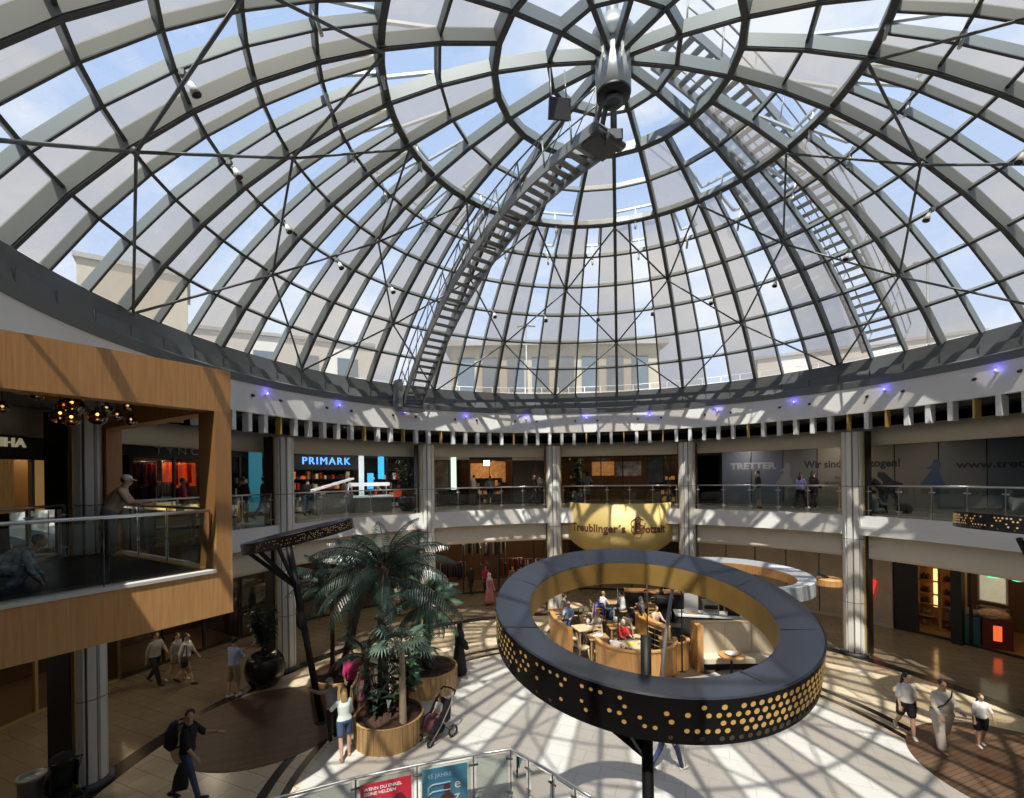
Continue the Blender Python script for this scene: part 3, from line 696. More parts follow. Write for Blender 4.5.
# its glass balustrade
def railing(name, label, pts, h=1.08, group=None, post_in=True, zb=0., slope=None, every=1, pm=None, plain=False):
    """pts: post positions (floor level)"""
    t = thing(name, label, 'railing', pts[0], 0, group); o = V(pts[0])
    mb = MB(); mb.tube([V(p) - o + V((0, 0, h)) for p in pts], .028, 8); mb.build('handrail', chrome, t)
    for i, p in enumerate(pts):
        if i % every: continue
        q = V(p) - o; mb = MB(); mb.beam(q + V((0, 0, zb)), q + V((0, 0, h)), .045, .02, (pts[-1][0] - pts[0][0], pts[-1][1] - pts[0][1], 0))
        d = (V(pts[min(i + 1, len(pts) - 1)]) - V(pts[max(i - 1, 0)])).normalized()
        if plain:
            mb = MB(); mb.beam(q, q + V((0, 0, h)), .02, .012, (pts[-1][0] - pts[0][0], pts[-1][1] - pts[0][1], 0)); mb.build('post', steel_dark, t); continue
        mb.lathe([(0, 0), (.06, 0), (.06, .015), (0, .015)], tuple(q), 10)
        po = mb.build('post', pm or chrome, t)
        for z in (.2, h - .2): mb = MB(); mb.tube([q + V((0, 0, z)) - d * .09, q + V((0, 0, z)) + d * .09], .022, 8); mb.build('clamp', pm or chrome, po)
    for i in range(len(pts) - 1):
        a, b = V(pts[i]) - o, V(pts[i + 1]) - o; d = (b - a).normalized()
        a2, b2 = a + d * .06, b - d * .06; mb = MB(); mb.beam((a2 + b2) / 2 - d * ((b2 - a2).length / 2) + V((0, 0, zb + (h - zb) / 2)), (a2 + b2) / 2 + d * ((b2 - a2).length / 2) + V((0, 0, zb + (h - zb) / 2)), .012, h - zb - .14)
        mb.build('glass_panel', glass_rail, t)
    return t
railing('glass_railing', 'glass railing with flat top bar in the opening of the wooden bay', [bayp(s, .12, OB + .05) for s in (.3, 1.7, 3.1, 4.5, 5.9)], .99, plain=True)
railing('glass_railing', 'glass railing at the inner end of the wooden bay', [bayp(.14, d, OB) for d in (.62, 2.1, 3.4, 4.5)], 1.05, plain=True)
# ring railings between the columns
names = ['left of the column behind the bay', 'between the bay and the potted tree column', 'below the blue store sign', 'in front of the brown shop', 'above the yellow banner', 'in front of the hoarding, left of the column', 'in front of the hoarding, right of the column']
for i, k in enumerate((-4, -3, -2, -1, 0, 1, 2)):
    n = 5; a0 = PH + 30 * k + 2.2; a1 = PH + 30 * (k + 1) - 2.2
    if k == 2: a1 = PH + 30 * k + 24
    if k == -4: a0 += 6
    pts = [P(11.88, a0 + (a1 - a0) * j / n, Z1) for j in range(n + 1)]
    railing('glass_railing', 'curved glass railing with steel posts ' + names[i], pts, 1.08, 'upper walkway railings')
# pendant lamps in the bay
def pendant(px, r, m, label, zt=8.2):
    t = thing('pendant_lamp', label, 'lamp', px, 0, 'pendant lamps of the wooden bay')
    mb = MB(); mb.ball((0, 0, 0), (r, r, r * .92), 18, 12); mb.build('glass_globe', m, t)
    mb = MB(); mb.tube([(0, 0, r * .9), (0, 0, zt - px[2])], .007, 5); mb.build('cord', black, t)
    mb = MB(); mb.lathe([(0, r + .02), (.035, r + .02), (.035, r * .55), (0, r * .55)], (0, 0, 0), 10); sk_ = mb.build('socket', blackgloss, t)
    mb = MB(); mb.ball((0, 0, r * .35), .022, 8, 6); mb.build('bulb', warm, sk_)
def dp(x, z, Y): return V((x * Y / 7.5, Y, 6.6 + (z - 6.6) * Y / 7.5))
for x, z, Y, r, m, lb in ((-8.35, 7.84, 7.6, .09, smoke, 'small smoked glass pendant lamp nearest the left edge of the wooden bay'), (-7.78, 8.05, 7.9, .11, smoke, 'small smoked glass pendant lamp alone, high beside the amber cluster'),
    (-7.35, 7.84, 8.2, .13, amber, 'amber globe pendant on the left of the cluster of four'), (-7.21, 7.86, 8.0, .19, amber, 'largest amber globe pendant, top of the cluster of four'), (-7.40, 7.70, 7.8, .145, amber, 'amber globe pendant at the lower left of the cluster of four'), (-7.22, 7.64, 7.7, .125, amber, 'amber globe pendant hanging lowest in the cluster of four'),
    (-6.79, 7.67, 7.9, .145, amber, 'amber globe pendant hanging alone between the cluster and the smoked lamps'), (-6.64, 7.80, 8.6, .10, smoke, 'flat smoked glass pendant first to the right of the lone amber globe'), (-6.47, 7.69, 8.4, .09, smoke, 'smoked glass pendant hanging between two others near the oak post'), (-6.29, 7.83, 8.5, .085, smoke, 'small smoked pendant highest near the inner oak post'), (-6.24, 7.60, 8.7, .10, smoke, 'smoked pendant lowest and nearest the inner oak post')):
    p = dp(x, z, Y); pendant(p, r, m, lb)
# ---------------------------------------------------------------- maintenance gantry inside the dome
def spl(cp, n):
    out = []
    for i in range(n + 1):
        u = i / n * (len(cp) - 1); k = min(int(u), len(cp) - 2); f = u - k
        p = [cp[max(0, min(len(cp) - 1, k + j))] for j in (-1, 0, 1, 2)]
        out.append(tuple(.5 * (2 * p[1][c] + (p[2][c] - p[0][c]) * f + (2 * p[0][c] - 5 * p[1][c] + 4 * p[2][c] - p[3][c]) * f * f + (3 * p[1][c] - p[0][c] - 3 * p[2][c] + p[3][c]) * f ** 3) for c in (0, 1)))
    return out
def ladder(name, label, az, th0, th1, rad, out, m, wdt=.36, side=-1, step=.30, railh=.85):
    t = thing(name, label, 'maintenance ladder', S(az, th0, rad)); o = S(az, th0, rad); c0 = V((CX, CY, SZ))
    tn = V((cos(RD(az)), -sin(RD(az)), 0)); n = int(RD(abs(th0 - th1)) * rad / .6)
    if out == 1:
        n = 24; fine = spl(GP, 240); pts = [P(a_, az, b_) for a_, b_ in fine[::10]]; o = pts[0].copy(); t.location = o
    else: pts = [S(az, th0 + (th1 - th0) * i / n, rad) for i in range(n + 1)]
    for s_ in (-1, 1):
        mb = MB()
        for i in range(n): mb.beam(pts[i] + tn * s_ * wdt - o, pts[i + 1] + tn * s_ * wdt - o, .06, .26, pts[i] - c0)
        mb.build('stringer', m, t)
    nt_ = int(RD(abs(th0 - th1)) * rad / step)
    mb = MB()
    for i in range(nt_ + 1):
        p = (P(fine[round(240 * i / nt_)][0], az, fine[round(240 * i / nt_)][1]) if out == 1 else S(az, th0 + (th1 - th0) * i / nt_, rad)) - o; q = (p + o - c0).normalized(); d = tn
        lvl = V((0, 0, 1)) * .8 + q * .2
        mb.beam(p - tn * wdt, p + tn * wdt, .17, .035, lvl)
        mb.beam(p + tn * .0 - V((0, 0, .02)), p + tn * .0 + V((0, 0, .02)), .05, .17, tn)
    mb.build('treads', steel_dark if m is steel else m, t)
    for s_ in ((side,) if out == 1 else (-1, 1)):
        mb = MB(); hr = []
        for i in range(n + 1):
            q = (pts[i] - c0).normalized(); b = pts[i] + tn * s_ * (wdt + .03) - o; up_ = (q * .75 + V((0, 0, 1)) * .35).normalized()
            hr.append(b + up_ * railh)
            if i % 2 == 0: mb.tube([b, b + up_ * railh], .022, 6)
            if i % 2 == 0 and i + 2 <= n and out == 1:
                q2 = (pts[i + 2] - c0).normalized(); b2 = pts[i + 2] + tn * s_ * (wdt + .03) - o
                mb.tube([b, b2 + (q2 * .75 + V((0, 0, 1)) * .35).normalized() * railh], .014, 5)
        mb.tube(hr, .024, 6); mb.tube([(h + (pts[i] + tn * s_ * (wdt + .03) - o)) / 2 for i, h in enumerate(hr)], .018, 6)
        mb.build('handrail', m, t)
    return t, o, pts, tn
GP = [(10.15, 9.62), (9.2, 10.75), (8.0, 11.85), (6.5, 12.95), (4.8, 13.80), (3.2, 14.28), (1.6, 14.50), (.15, 14.52)]
t, o, pts, tn = ladder('maintenance_gantry', 'curved grey maintenance gantry with treads and railing inside the dome', -39, 55.5, 1, 12.05, 1, galv, .40)
# foot box, carriage and slewing post of the gantry
mb = MB(); f0 = P(10.15, -39, 9.72)
ax = (f0 - V((CX, CY, f0.z))).normalized()
mb.beam(f0 - o - ax * .1 - V((0, 0, .35)), f0 - o + ax * .5 - V((0, 0, .35)), 1.0, .12); mb.beam(f0 - o - tn * .62 - V((0, 0, .3)), f0 - o - tn * .62 + V((0, 0, .75)), .16, .5, ax); mb.tube([f0 - o - tn * .4 - V((0, 0, .2)), f0 - o + tn * .45 - V((0, 0, .2))], .09, 10); mb.build('foot_carriage', galv, t)
e0 = P(.3, -39, 14.45); mb = MB(); hub = V((CX, CY, SZ + SR - 1.05))
mb.beam(e0 - o - ax * .15, e0 - o + ax * .35, .75, .3); mb.tube([e0 - o - tn * .5 - ax * .1, e0 - o + tn * .5 - ax * .1], .12, 10); mb.tube([e0 - o - tn * .25 - ax * .35 - V((0, 0, .2)), e0 - o + tn * .3 - ax * .35 - V((0, 0, .2))], .07, 8); mb.box(e0 - o - ax * .3 - V((0, 0, .12)), (.35, .3, .22)); mb.build('head_carriage', steel_dark, t)
mb = MB(); mb.tube([hub - o, V((CX, CY, e0.z + .05)) - o], .075, 10); mb.tube([hub - o + V((-.12, 0, 0)), e0 - o + V((-.1, 0, 0))], .06, 8); mb.ball(hub - o - V((0, 0, .15)), (.22, .22, .14), 12, 8); mb.build('slewing_post', steel_dark, t)
# dark square sound panel hanging beside the hub
t = thing('hanging_speaker', 'dark square panel hanging on two rods beside the hub', 'speaker', (1.16, 10.2, 14.80), RD(8))
mb = MB(); mb.box((0, 0, 0), (.48, .10, .40)); 
o_ = mb.build('cabinet', mat('speaker charcoal', (.05, .05, .055), .6), t); o_.rotation_euler = (RD(18), 0, 0)
mb = MB()
for s_ in (-1, 1): mb.tube([(s_ * .17, 0, .15), (s_ * .17, .15, 1.02)], .016, 6)
mb.build('rod', galv, t)
# outside ladder over the glass
ladder('roof_ladder', 'steel service ladder with railings climbing outside the dome glass', 62.5, 56, 7, 14.35, 2, galv, .55, 1, .34, .95)
# ---------------------------------------------------------------- floodlights on the dome ribs
fl = []
import math as _m
def pxof(p):
    f, y0, r = 457., 477.2, -.0128; a = f * p[0] / p[1]; b = f * (6.6 - p[2]) / p[1]
    return 512 + cos(r) * a - sin(r) * b, y0 + sin(r) * a + cos(r) * b
for k in range(24):
    p = S(PH + 15 * k - 5, TH[3] - .3, 13.16)
    if p.y < .6: continue
    x, y = pxof(p)
    if -30 < x < 1054 and -30 < y < 830: fl.append((x, p, k))
fl.sort(key=lambda q: q[0])
for i, (x, p, k) in enumerate(fl):
    t = thing('floodlight', 'small white floodlight clamped to a dome rib, %s counting round from the bay side' % ordn(i), 'floodlight', p, 0, 'floodlights on the dome ribs')
    inn = (V((CX, CY, p.z)) - p).normalized()
    mb = MB(); mb.box((0, 0, 0), (.09, .09, .09)); mb.tube([(0, 0, 0), inn * .12 - V((0, 0, .14))], .018, 6); mb.build('bracket', steel, t)
    c = inn * .14 - V((0, 0, .2)); d = (V((0, 0, -1)) + inn * .5).normalized()
    mb = MB(); mb.tube([c - d * .10, c - d * .03, c + d * .10], [.035, .055, .085], 12); lh = mb.build('lamp_head', colw, t)
    mb = MB(); mb.tube([c + d * .10, c + d * .106], .072, 12); mb.build('lens', blackgloss, lh)
# spots and blue lights along the white fascia
sp = []; bl = []
for k in range(24):
    for d, lst in ((-2.7, sp), (2.7, sp), (0, bl)):
        a = PH + 15 * k + 7.5 + d; p = P(10.70, a, 9.17 if lst is sp else 9.27)
        if p.y < 1: continue
        x, y = pxof(p)
        if 229 < x < 1024: lst.append((x, a, p))
sp.sort(); bl.sort()
for i, (x, a, p) in enumerate(sp):
    t = thing('spotlight', 'tiny black spotlight on the white fascia under the dome, %s from the bay' % ordn(i), 'spotlight', p, RD(-a), 'spotlights on the white fascia')
    mb = MB(); mb.tube([(0, .03, 0), (0, -.05, -.03)], [.045, .035], 10); mb.build('lamp_head', black, t)
for i, (x, a, p) in enumerate(bl):
    t = thing('spotlight', 'tiny glowing blue light on the white fascia under the dome, %s from the bay' % ordn(i), 'light', p, RD(-a), 'blue lights on the white fascia')
    mb = MB(); mb.tube([(0, .03, -.02), (0, -.06, -.02)], [.04, .03], 10); mb.build('lamp_head', colw, t)
    mb = MB(); mb.ball((0, -.035, .035), .026, 8, 6); mb.build('led', blueled, t)
    l = bpy.data.lights.new('blue_light', 'POINT'); l.energy = .5; l.color = (.15, .12, 1); l.shadow_soft_size = .03; lo = bpy.data.objects.new('blue_light', l); COL.objects.link(lo); lo.location = P(10.60, a, 9.36)
# ---------------------------------------------------------------- ring lamps on leaning poles
perf = mat('perforation gold', (.80, .50, .17), .4, .2, emit=(1, .62, .22), es=.10)
KEYS = [(0, .9, .036), (30, .5, .03), (150, .8, .022), (180, 1, .024), (200, .85, .023), (213, .55, .022), (235, .28, .021), (255, .30, .023), (268, .5, .027), (280, 1, .028), (300, 1, .033), (325, 1, .037), (350, 1, .037), (360, .9, .036)]
def keyed(q):
    d = degrees(q) % 360
    for (a, d0, s0), (b, d1, s1) in zip(KEYS, KEYS[1:]):
        if a <= d <= b: f = (d - a) / (b - a); return d0 + (d1 - d0) * f, s0 + (s1 - s0) * f
perf_dim = mat('unlit perforation gold', (.16, .13, .09), .4, .3)  # gold painted dark for the lowest dot row, which stays unlit
def ring_lamp(label, c, r, w, h, tilt, tdir, pole, dens=1.0, topm=bluegrey, liner=gold, polem=None, bandm=None, pr_=.055, phase=0., dotsz=.034, arms=True, drop=.08):
    t = thing('ring_lamp', label, 'ring lamp', (pole[0][0], pole[0][1], 0), 0, 'ring lamps of the plaza')
    base = V((pole[0][0], pole[0][1], 0))
    M = Matrix.Translation(V(c) - base) @ Matrix.Rotation(tilt, 4, V((cos(tdir), sin(tdir), 0)))
    n = 96; ri = r - w
    mb = MB(); mb.lathe([(r, 0), (r - .02, .012), (ri + .02, -drop + .012), (ri, -drop)], (0, 0, 0), n, 0, False, M)
    mb.lathe([(ri, -h + .02), (r, -h)], (0, 0, 0), n, 0, False, M)
    for j in range(8):
        q = phase + 2 * pi * j / 8; mb.beam(M @ V((r * .995 * cos(q), r * .995 * sin(q), .012)), M @ V((ri * 1.01 * cos(q), ri * 1.01 * sin(q), -drop + .016)), .008, .004, M.to_3x3() @ V((0, 0, 1)))
    mb.build('top_cover', topm, t)
    mb = MB(); mb.lathe([(ri, -drop), (ri, -h + .02)], (0, 0, 0), n, 0, True, M); mb.build('inner_liner', liner, t)
    mb = MB(); mb.lathe([(r, -h), (r, 0)], (0, 0, 0), n, 0, True, M)
    # hexagonal dot pattern of the band: dots of varied size
    rows = 5; pitch = (h - .06) / rows * 1.0; nc = int(2 * pi * r / (pitch * 1.15))
    rnd = random.Random(5)
    for j in range(nc):
        for i in range(rows):
            q = 2 * pi * (j + .5 * (i % 2)) / nc; g = .5 + .5 * cos(2 * (q - 2.35 - phase)) ; g2 = .5 + .5 * cos(3 * q + 1.1)
            d_ = max(.0, g * .85 + .35 * g2 - .12) * dens
            if dens == 1.0:
                d_, s_ = keyed(q)
                if rnd.random() > d_: continue
                s_ *= rnd.uniform(.85, 1.02)
            else:
                if rnd.random() > d_ * 1.7 + .05: continue
                s_ = dotsz * min(1.0, .45 + .6 * d_) * rnd.uniform(.85, 1.1)
            z = -.045 - pitch * (i + .5) + .01; cc = V((r * cos(q), r * sin(q), z)); nx = V((cos(q), sin(q), 0)); ty = V((-sin(q), cos(q), 0))
            vs = [M @ (cc + nx * .003 + ty * (s_ * cos(2 * pi * k / 10)) + V((0, 0, s_ * sin(2 * pi * k / 10)))) for k in range(10)]
            mb.add(vs, [tuple(range(10))], 2 if i == rows - 1 else 1)
    mb.build('perforated_band', [bandm or blackgloss, perf, perf_dim], t)
    P_ = [V(p) - base for p in pole]
    mb = MB(); mb.tube(P_, pr_, 12); mb.lathe([(0, 0), (.2, 0), (.2, .02), (.08, .05), (0, .05)], tuple(P_[0]), 16); mb.build('pole', polem or black, t)
    if arms:
        tp = P_[-1]; dn = (P_[-2] - P_[-1]).normalized(); jt = tp + dn * (1.12 if dens == 1.0 else 1.25)
        cen = M @ V((0, 0, 0)); mb = MB(); best = sorted((((M @ V((r * .93 * cos(q), r * .93 * sin(q), -h)) - tp).length, q) for q in [2 * pi * k / 48 for k in range(48)]))
        q0 = best[0][1]
        for dq in ((-.30, -.12) if dens == 1.0 else (-.42, 0, .42)): mb.beam(jt, M @ V((r * .9 * cos(q0 + dq), r * .9 * sin(q0 + dq), -h + .02)), .05, .10)
        mb.build('bracket_arm', black, t)
    return t
# the big one in front
ring_lamp('large black ring lamp with gold inside and dotted rim, front of the plaza', (1.65, 5.70, 5.045), 1.87, .42, .44, RD(10.8), 0, [(1.02, 2.9, 0), (1.20, 4.15, 3.55), (1.33, 4.62, 4.45), (1.36, 4.72, 4.95)], 1.0, phase=.35)
# beside the palms
ring_lamp('tilted black ring lamp on a leaning pole left of the palms', (-5.90, 12.6, 5.20), 1.43, .32, .27, RD(12.0), RD(-82), [(-5.26, 12.45, 0), (-5.64, 12.3, 2.6), (-6.0, 12.2, 4.95)], .30, liner=gold, dotsz=.016, pr_=.085)
# pale one behind the big one
whitelac = mat('pale grey lacquer', (.55, .58, .62), .3)
ring_lamp('pale topped ring lamp standing behind the large ring, over the cafe', (6.35, 13.0, 3.86), 1.90, .42, .36, RD(2), RD(40), [(4.40, 13.9, 0), (4.60, 13.8, 1.9), (4.82, 13.7, 3.55)], -1., whitelac, cafewood, arms=False, polem=galv, bandm=whitelac)
# at the right edge
ring_lamp('dotted ring lamp cut by the edge, above the walking family', (12.0, 10.1, 5.52), 1.62, .35, .36, RD(5), RD(90), [(12.6, 10.2, 0), (12.1, 10.15, 3.3), (10.75, 9.7, 5.15)], 1.1, arms=False, phase=-.3)
t = thing('wooden_disc', 'thick round wooden disc hanging below the pale ring lamp', 'wooden disc', (8.98, 13.0, 3.62), 0)
mb = MB(); mb.lathe([(0, -.22), (.30, -.22), (.33, -.19), (.33, -.03), (.30, 0), (0, 0)], (0, 0, 0), 28, 0, False); mb.build('disc', cafewood, t)
mb = MB(); mb.tube([(-.05, 0, 0), (-.35, -.1, .16)], .05, 8); mb.build('hanger', black, t)
# ---------------------------------------------------------------- yellow banner on the balcony
yel = mat('yellow banner cloth', (.90, .70, .27), .55, noise=(.86, .665, .25), nscale=2)
brown = mat('dark red brown print', (.20, .075, .03), .6)
t = thing('banner', 'curved yellow cafe banner hanging on the upper balcony', 'banner', P(11.3, 13.2, 0), 0); ob = P(11.3, 13.2, 0)
bc = P(13.9, 13.2, 0); BR = 3.25                      # own axis: bulges towards the hall
def bpt(u, z, out=0.):
    q = RD(13.2 + 180) - u; return bc + V(((BR + out) * sin(q), (BR + out) * cos(q), z)) - ob
mb = MB(); U = .84; n = 40; vs = []
for i in range(n + 1):
    u = -U + 2 * U * i / n; s_ = (u / U)
    zb = 2.88 + .72 * abs(s_) ** 2.2
    for out in (0, -.04):
        vs += [bpt(u, zb, out), bpt(u, 5.30 + .05 * s_ * s_, out)]
fs = []
for i in range(n):
    a = 4 * i; b = a + 4
    fs += [(a, b, b + 1, a + 1), (a + 2, a + 3, b + 3, b + 2), (a + 1, b + 1, b + 3, a + 3), (a, a + 2, b + 2, b)]
fs += [(0, 1, 3, 2), (4 * n, 4 * n + 2, 4 * n + 3, 4 * n + 1)]
mb.add(vs, fs, 0, True); mb.build('cloth', yel, t)
def banner_text(txt, u0, z, h, bold, sx, m=brown, shear=0.):
    vs, fs = text_mesh(txt, h * 1.38, .0, 'LEFT', 1.05, bold, shear, sx)
    mb = MB(); mb.add([bpt(u0 + p.x / BR, z + p.y, .012) for p in vs], fs); mb.build('lettering', m, t); return max(p.x for p in vs) / BR
w1 = banner_text('Treublinger´s', -.745, 4.16, .37, .018, .92)
w2 = banner_text('B', .205, 4.18, .50, .03, .85); w2 = banner_text('rotzeit', .31, 4.14, .37, .024, .80)
mb = MB()
for k, (du, dz, r_) in enumerate(((-.0, .20, .20), (.075, .20, .20), (.0, -.06, .19), (.075, -.06, .19), (.037, -.30, .16), (.037, .36, .13))):
    path = [bpt(.258 + du - .037 + cos(q) * r_ / BR, 4.22 + dz + sin(q) * r_, .014) for q in [2 * pi * i / 20 * .86 + k for i in range(21)]]
    mb.tube(path, .018, 5)
mb.build('scroll_ornament', brown, t)
# ---------------------------------------------------------------- stair opening railing at the bottom with two posters
pr = [(-5.3, 7.45), (-4.11, 7.95), (-2.96, 8.44), (-1.90, 8.80), (-.84, 9.10), (-.10, 9.28), (.25, 8.95), (.68, 8.52), (1.05, 8.12), (1.40, 7.75)]
t = railing('glass_railing', 'glass railing with clamps and posters round the stair opening', [V((x, y, 0)) for x, y in pr], 1.08, pm=steel_dark)
mb = MB(); mb.prism([(-5.4, 6.6)] + pr[:] + [(1.9, 6.6)], -.02, .02); 
t2 = mb.build('trim_10', mat('stair opening edge', (.5, .49, .47), .4), kind='structure')
def poster(label, a, b, u0, u1, z0, z1, bg, lines):
    a = V((*a, 0)); b = V((*b, 0)); d = (b - a).normalized(); p0 = a + d * ((b - a).length * u0); L = (b - a).length * (u1 - u0)
    ang = atan2(d.y, d.x); t = thing('poster', label, 'poster', p0 + V((0, 0, 0)), ang)
    mb = MB(); mb.box((L / 2, -.02, (z0 + z1) / 2), (L, .012, z1 - z0)); mb.build('sheet', bg, t)
    for txt, x, z, h, m in lines:
        vs, fs = text_mesh(txt, h * 1.38, .001, 'LEFT', 1.0, .0012)
        wd_ = max(p.x for p in vs); k = min(1., (L - x - .03) / wd_)
        mb = MB(); mb.add([V((x + p.x * k, -.030 - p.z, z + p.y)) for p in vs], fs); mb.build('lettering', m, t)
    return t, L
redp = mat('red poster', (.55, .02, .05), .5, noise=(.42, .015, .035), nscale=3); blup = mat('blue poster', (.08, .30, .40), .5, noise=(.03, .18, .40), nscale=1.6); wp = mat('white print', (.8, .8, .8), .5); lb_ = mat('pale blue print', (.35, .58, .68), .5)
t, L = poster('red poster with white capitals on the stair railing', pr[2], pr[3], .07, .90, .14, .93, redp, [('WENN DU ENKEL', .06, .83, .062, wp), ('DEINE HELDEN', .06, .74, .062, wp)])
mb = MB(); mb.lathe([(0, 0), (.12, .0), (.13, .25), (.05, .36), (0, .38)], (.7, .0, .28), 14); o_ = mb.build('figure_print', mat('dark red print', (.10, .01, .012), .5), t); o_.scale = (1, .03, 1); o_.location = (0, -.03, 0)
t, L = poster('blue jubilee poster with pale writing on the stair railing', pr[3], pr[4], .08, .88, .14, .97, blup, [('45 JAHRE', .10, .82, .085, lb_), ('e', .62, .60, .20, wp), ('z', .62, .36, .20, wp)])
mb = MB()
for z in (.66, .52): mb.tube([(.55, -.03, z), (.2, -.03, z), (.12, -.03, z - .05), (.12, -.03, z - .3)], .016, 6)
mb.build('print_lines', lb_, t)
mb = MB(); mb.ball((.48, -.03, .55), (.07, .006, .10)); mb.ball((.48, -.03, .30), (.14, .006, .18)); mb.build('portrait_print', mat('dark portrait', (.10, .03, .03), .5), t)
# ---------------------------------------------------------------- people
skins = [mat('fair skin', (.58, .36, .25), .55), mat('tan skin', (.42, .24, .15), .55), mat('olive skin', (.50, .30, .20), .55)]
hair_dk = mat('dark hair', (.018, .012, .009), .5); hair_br = mat('brown hair', (.09, .045, .02), .5); hair_gr = mat('grey hair', (.55, .53, .50), .6); hair_bl = mat('blond hair', (.38, .24, .10), .5)
eyem = mat('eye', (.02, .015, .012), .2)
CL = {}
def cloth(n, c, noise=None, ns=20):
    if n not in CL: CL[n] = mat(n + ' fabric', c, .85, noise=noise, nscale=ns)
    return CL[n]
def remesh(mb, name, mats, parent, vox, extra=None, smooth=2):
    me = bpy.data.meshes.new(name); me.from_pydata(mb.v, [], mb.f); me.update()
    o = bpy.data.objects.new(name, me); COL.objects.link(o)
    m = o.modifiers.new('r', 'REMESH'); m.mode = 'VOXEL'; m.voxel_size = vox; m.use_smooth_shade = True
    s = o.modifiers.new('s', 'SMOOTH'); s.factor = .5; s.iterations = smooth
    bpy.context.view_layer.update()
    m2 = bpy.data.meshes.new_from_object(o.evaluated_get(bpy.context.evaluated_depsgraph_get()))
    bpy.data.objects.remove(o); bpy.data.meshes.remove(me)
    if extra is not None and extra.v:
        out = MB(); out.v = [tuple(v.co) for v in m2.vertices]; out.f = [tuple(p.vertices) for p in m2.polygons]; out.m = [0] * len(out.f); out.sm = [True] * len(out.f)
        bpy.data.meshes.remove(m2); out.add(extra.v, extra.f, 0, True); return out.build(name, mats, parent)
    m2.materials.clear(); m2.materials.append(mats); m2.name = name
    for p in m2.polygons: p.use_smooth = True
    return link(name, m2, parent)
def cap(mb, a, b, ra, rb, n=12):
    a = V(a); b = V(b); d = (b - a); L = d.length
    if L < 1e-5: return mb.ball(a, ra, n, 8)
    d.normalize(); pts = [a - d * ra * .98, a - d * ra * .7, a - d * ra * .3, a, b, b + d * rb * .3, b + d * rb * .7, b + d * rb * .98]
    rs = [ra * .2, ra * .71, ra * .95, ra, rb, rb * .95, rb * .71, rb * .2]
    mb.tube(pts, rs, n)
def person(label, loc, head, h=1.72, skin=0, legs=((0, 0), (0, 0)), arms=((5, 8, 12), (5, 8, 12)), lean=0, top=None, sleeve=.55, bottom=None, blen=1.0, bfit=.012, skirt=None, hair=hair_dk, hairlen=0, shoe=black,
           look=0, fem=False, stout=1.0, seat=None, vox=.016, cap_m=None, robe=None, scarf=None, group=None, twist=0, nod=0):
    """legs: (hip flexion, knee flexion) right, left; arms: (flexion, abduction, elbow) right, left; x right, y forward"""
    k = h / 1.75; t = thing('person', label, 'person', loc, RD(head), group); sk = skins[skin]
    J = {}
    up = V((0, sin(RD(lean)), cos(RD(lean)))); fw = V((0, cos(RD(lean)), -sin(RD(lean)))); X = V((1, 0, 0))
    hip = V((0, 0, .93 * k)); sw = (.148 if fem else .172) * k; hw = .095 * k
    low = 1e9
    for i, s_ in enumerate((1, -1)):
        hf, kf = legs[i]; a = hip + X * (s_ * hw) - V((0, 0, .02 * k)); d = V((s_ * .04, sin(RD(hf)), -cos(RD(hf)))).normalized(); kn = a + d * .42 * k
        d2 = V((0, sin(RD(hf - kf)), -cos(RD(hf - kf)))); an = kn + d2 * .41 * k; J['l', i] = (a, kn, an, d2)
        low = min(low, an.z - .075 * k)
    sh = V((0, 0, -low)) if seat is None else V((0, 0, seat - hip.z + .10 * k))
    for kk in list(J): a, b, c, d = J[kk]; J[kk] = (a + sh, b + sh, c + sh, d)
    hip = hip + sh
    tw = Quaternion(up, RD(twist))
    for i, s_ in enumerate((1, -1)):
        f, ab, el = arms[i]; a = hip + up * .468 * k + tw @ (X * (s_ * sw)); fr = tw @ V((0, 1, 0)); rt = tw @ X
        d = (fr * sin(RD(f)) * cos(RD(ab)) + rt * (s_ * sin(RD(ab))) - V((0, 0, 1)) * cos(RD(f)) * cos(RD(ab))).normalized()
        e = a + d * .285 * k; d2 = (fr * sin(RD(f + el)) * cos(RD(ab * .3)) - rt * (s_ * sin(RD(el)) * .25) + rt * s_ * sin(RD(ab * .5)) - V((0, 0, 1)) * cos(RD(f + el))).normalized(); w_ = e + d2 * .25 * k
        J['a', i] = (a, e, w_, d2)
    def torso(inf, t0=-.03, t1=.54):
        secs = []
        prof = ((-.06, .11, .085), (-.03, .155 if not fem else .165, .105), (.04, .165 if not fem else .172, .115), (.16, .148 if not fem else .128, .105 * stout), (.28, .160 if not fem else .14, .115 * stout), (.38, .172 if not fem else .15, .118), (.46, .158 if not fem else .132, .092), (.505, .108 if not fem else .09, .078), (.545, .065, .062), (.60, .052, .058))
        for z, a, b in prof:
            if z < t0 - 1e-6 or z > t1 + 1e-6: continue
            q = Quaternion(up, RD(twist) * max(0, min(1, z / .4)))
            secs.append((hip + up * z * k, (q @ X) * ((a * (stout * .5 + .5) + inf) * k), (q @ fw) * ((b * (stout * .6 + .4) + inf) * k)))
        return secs
    ex = MB(); mb = MB(); mb.loft(torso(0, -.06, .60), 16)
    nk = hip + up * .56 * k; hd = nk + V((0, sin(RD(lean * .4)), cos(RD(lean * .4)))) * .135 * k + V((0, .015 * k, 0))
    cap(mb, nk - up * .04 * k, hd - V((0, .01, .05)) * k, .055 * k, .05 * k)
    HM = Matrix.Translation(hd) @ Matrix.Rotation(RD(look), 4, 'Z') @ Matrix.Rotation(RD(-nod), 4, 'X')
    hm = MB(); hm.ball((0, -.008 * k, .02 * k), (.073 * k, .092 * k, .098 * k), 14, 10); hm.ball((0, .022 * k, -.048 * k), (.052 * k, .062 * k, .062 * k), 12, 8)
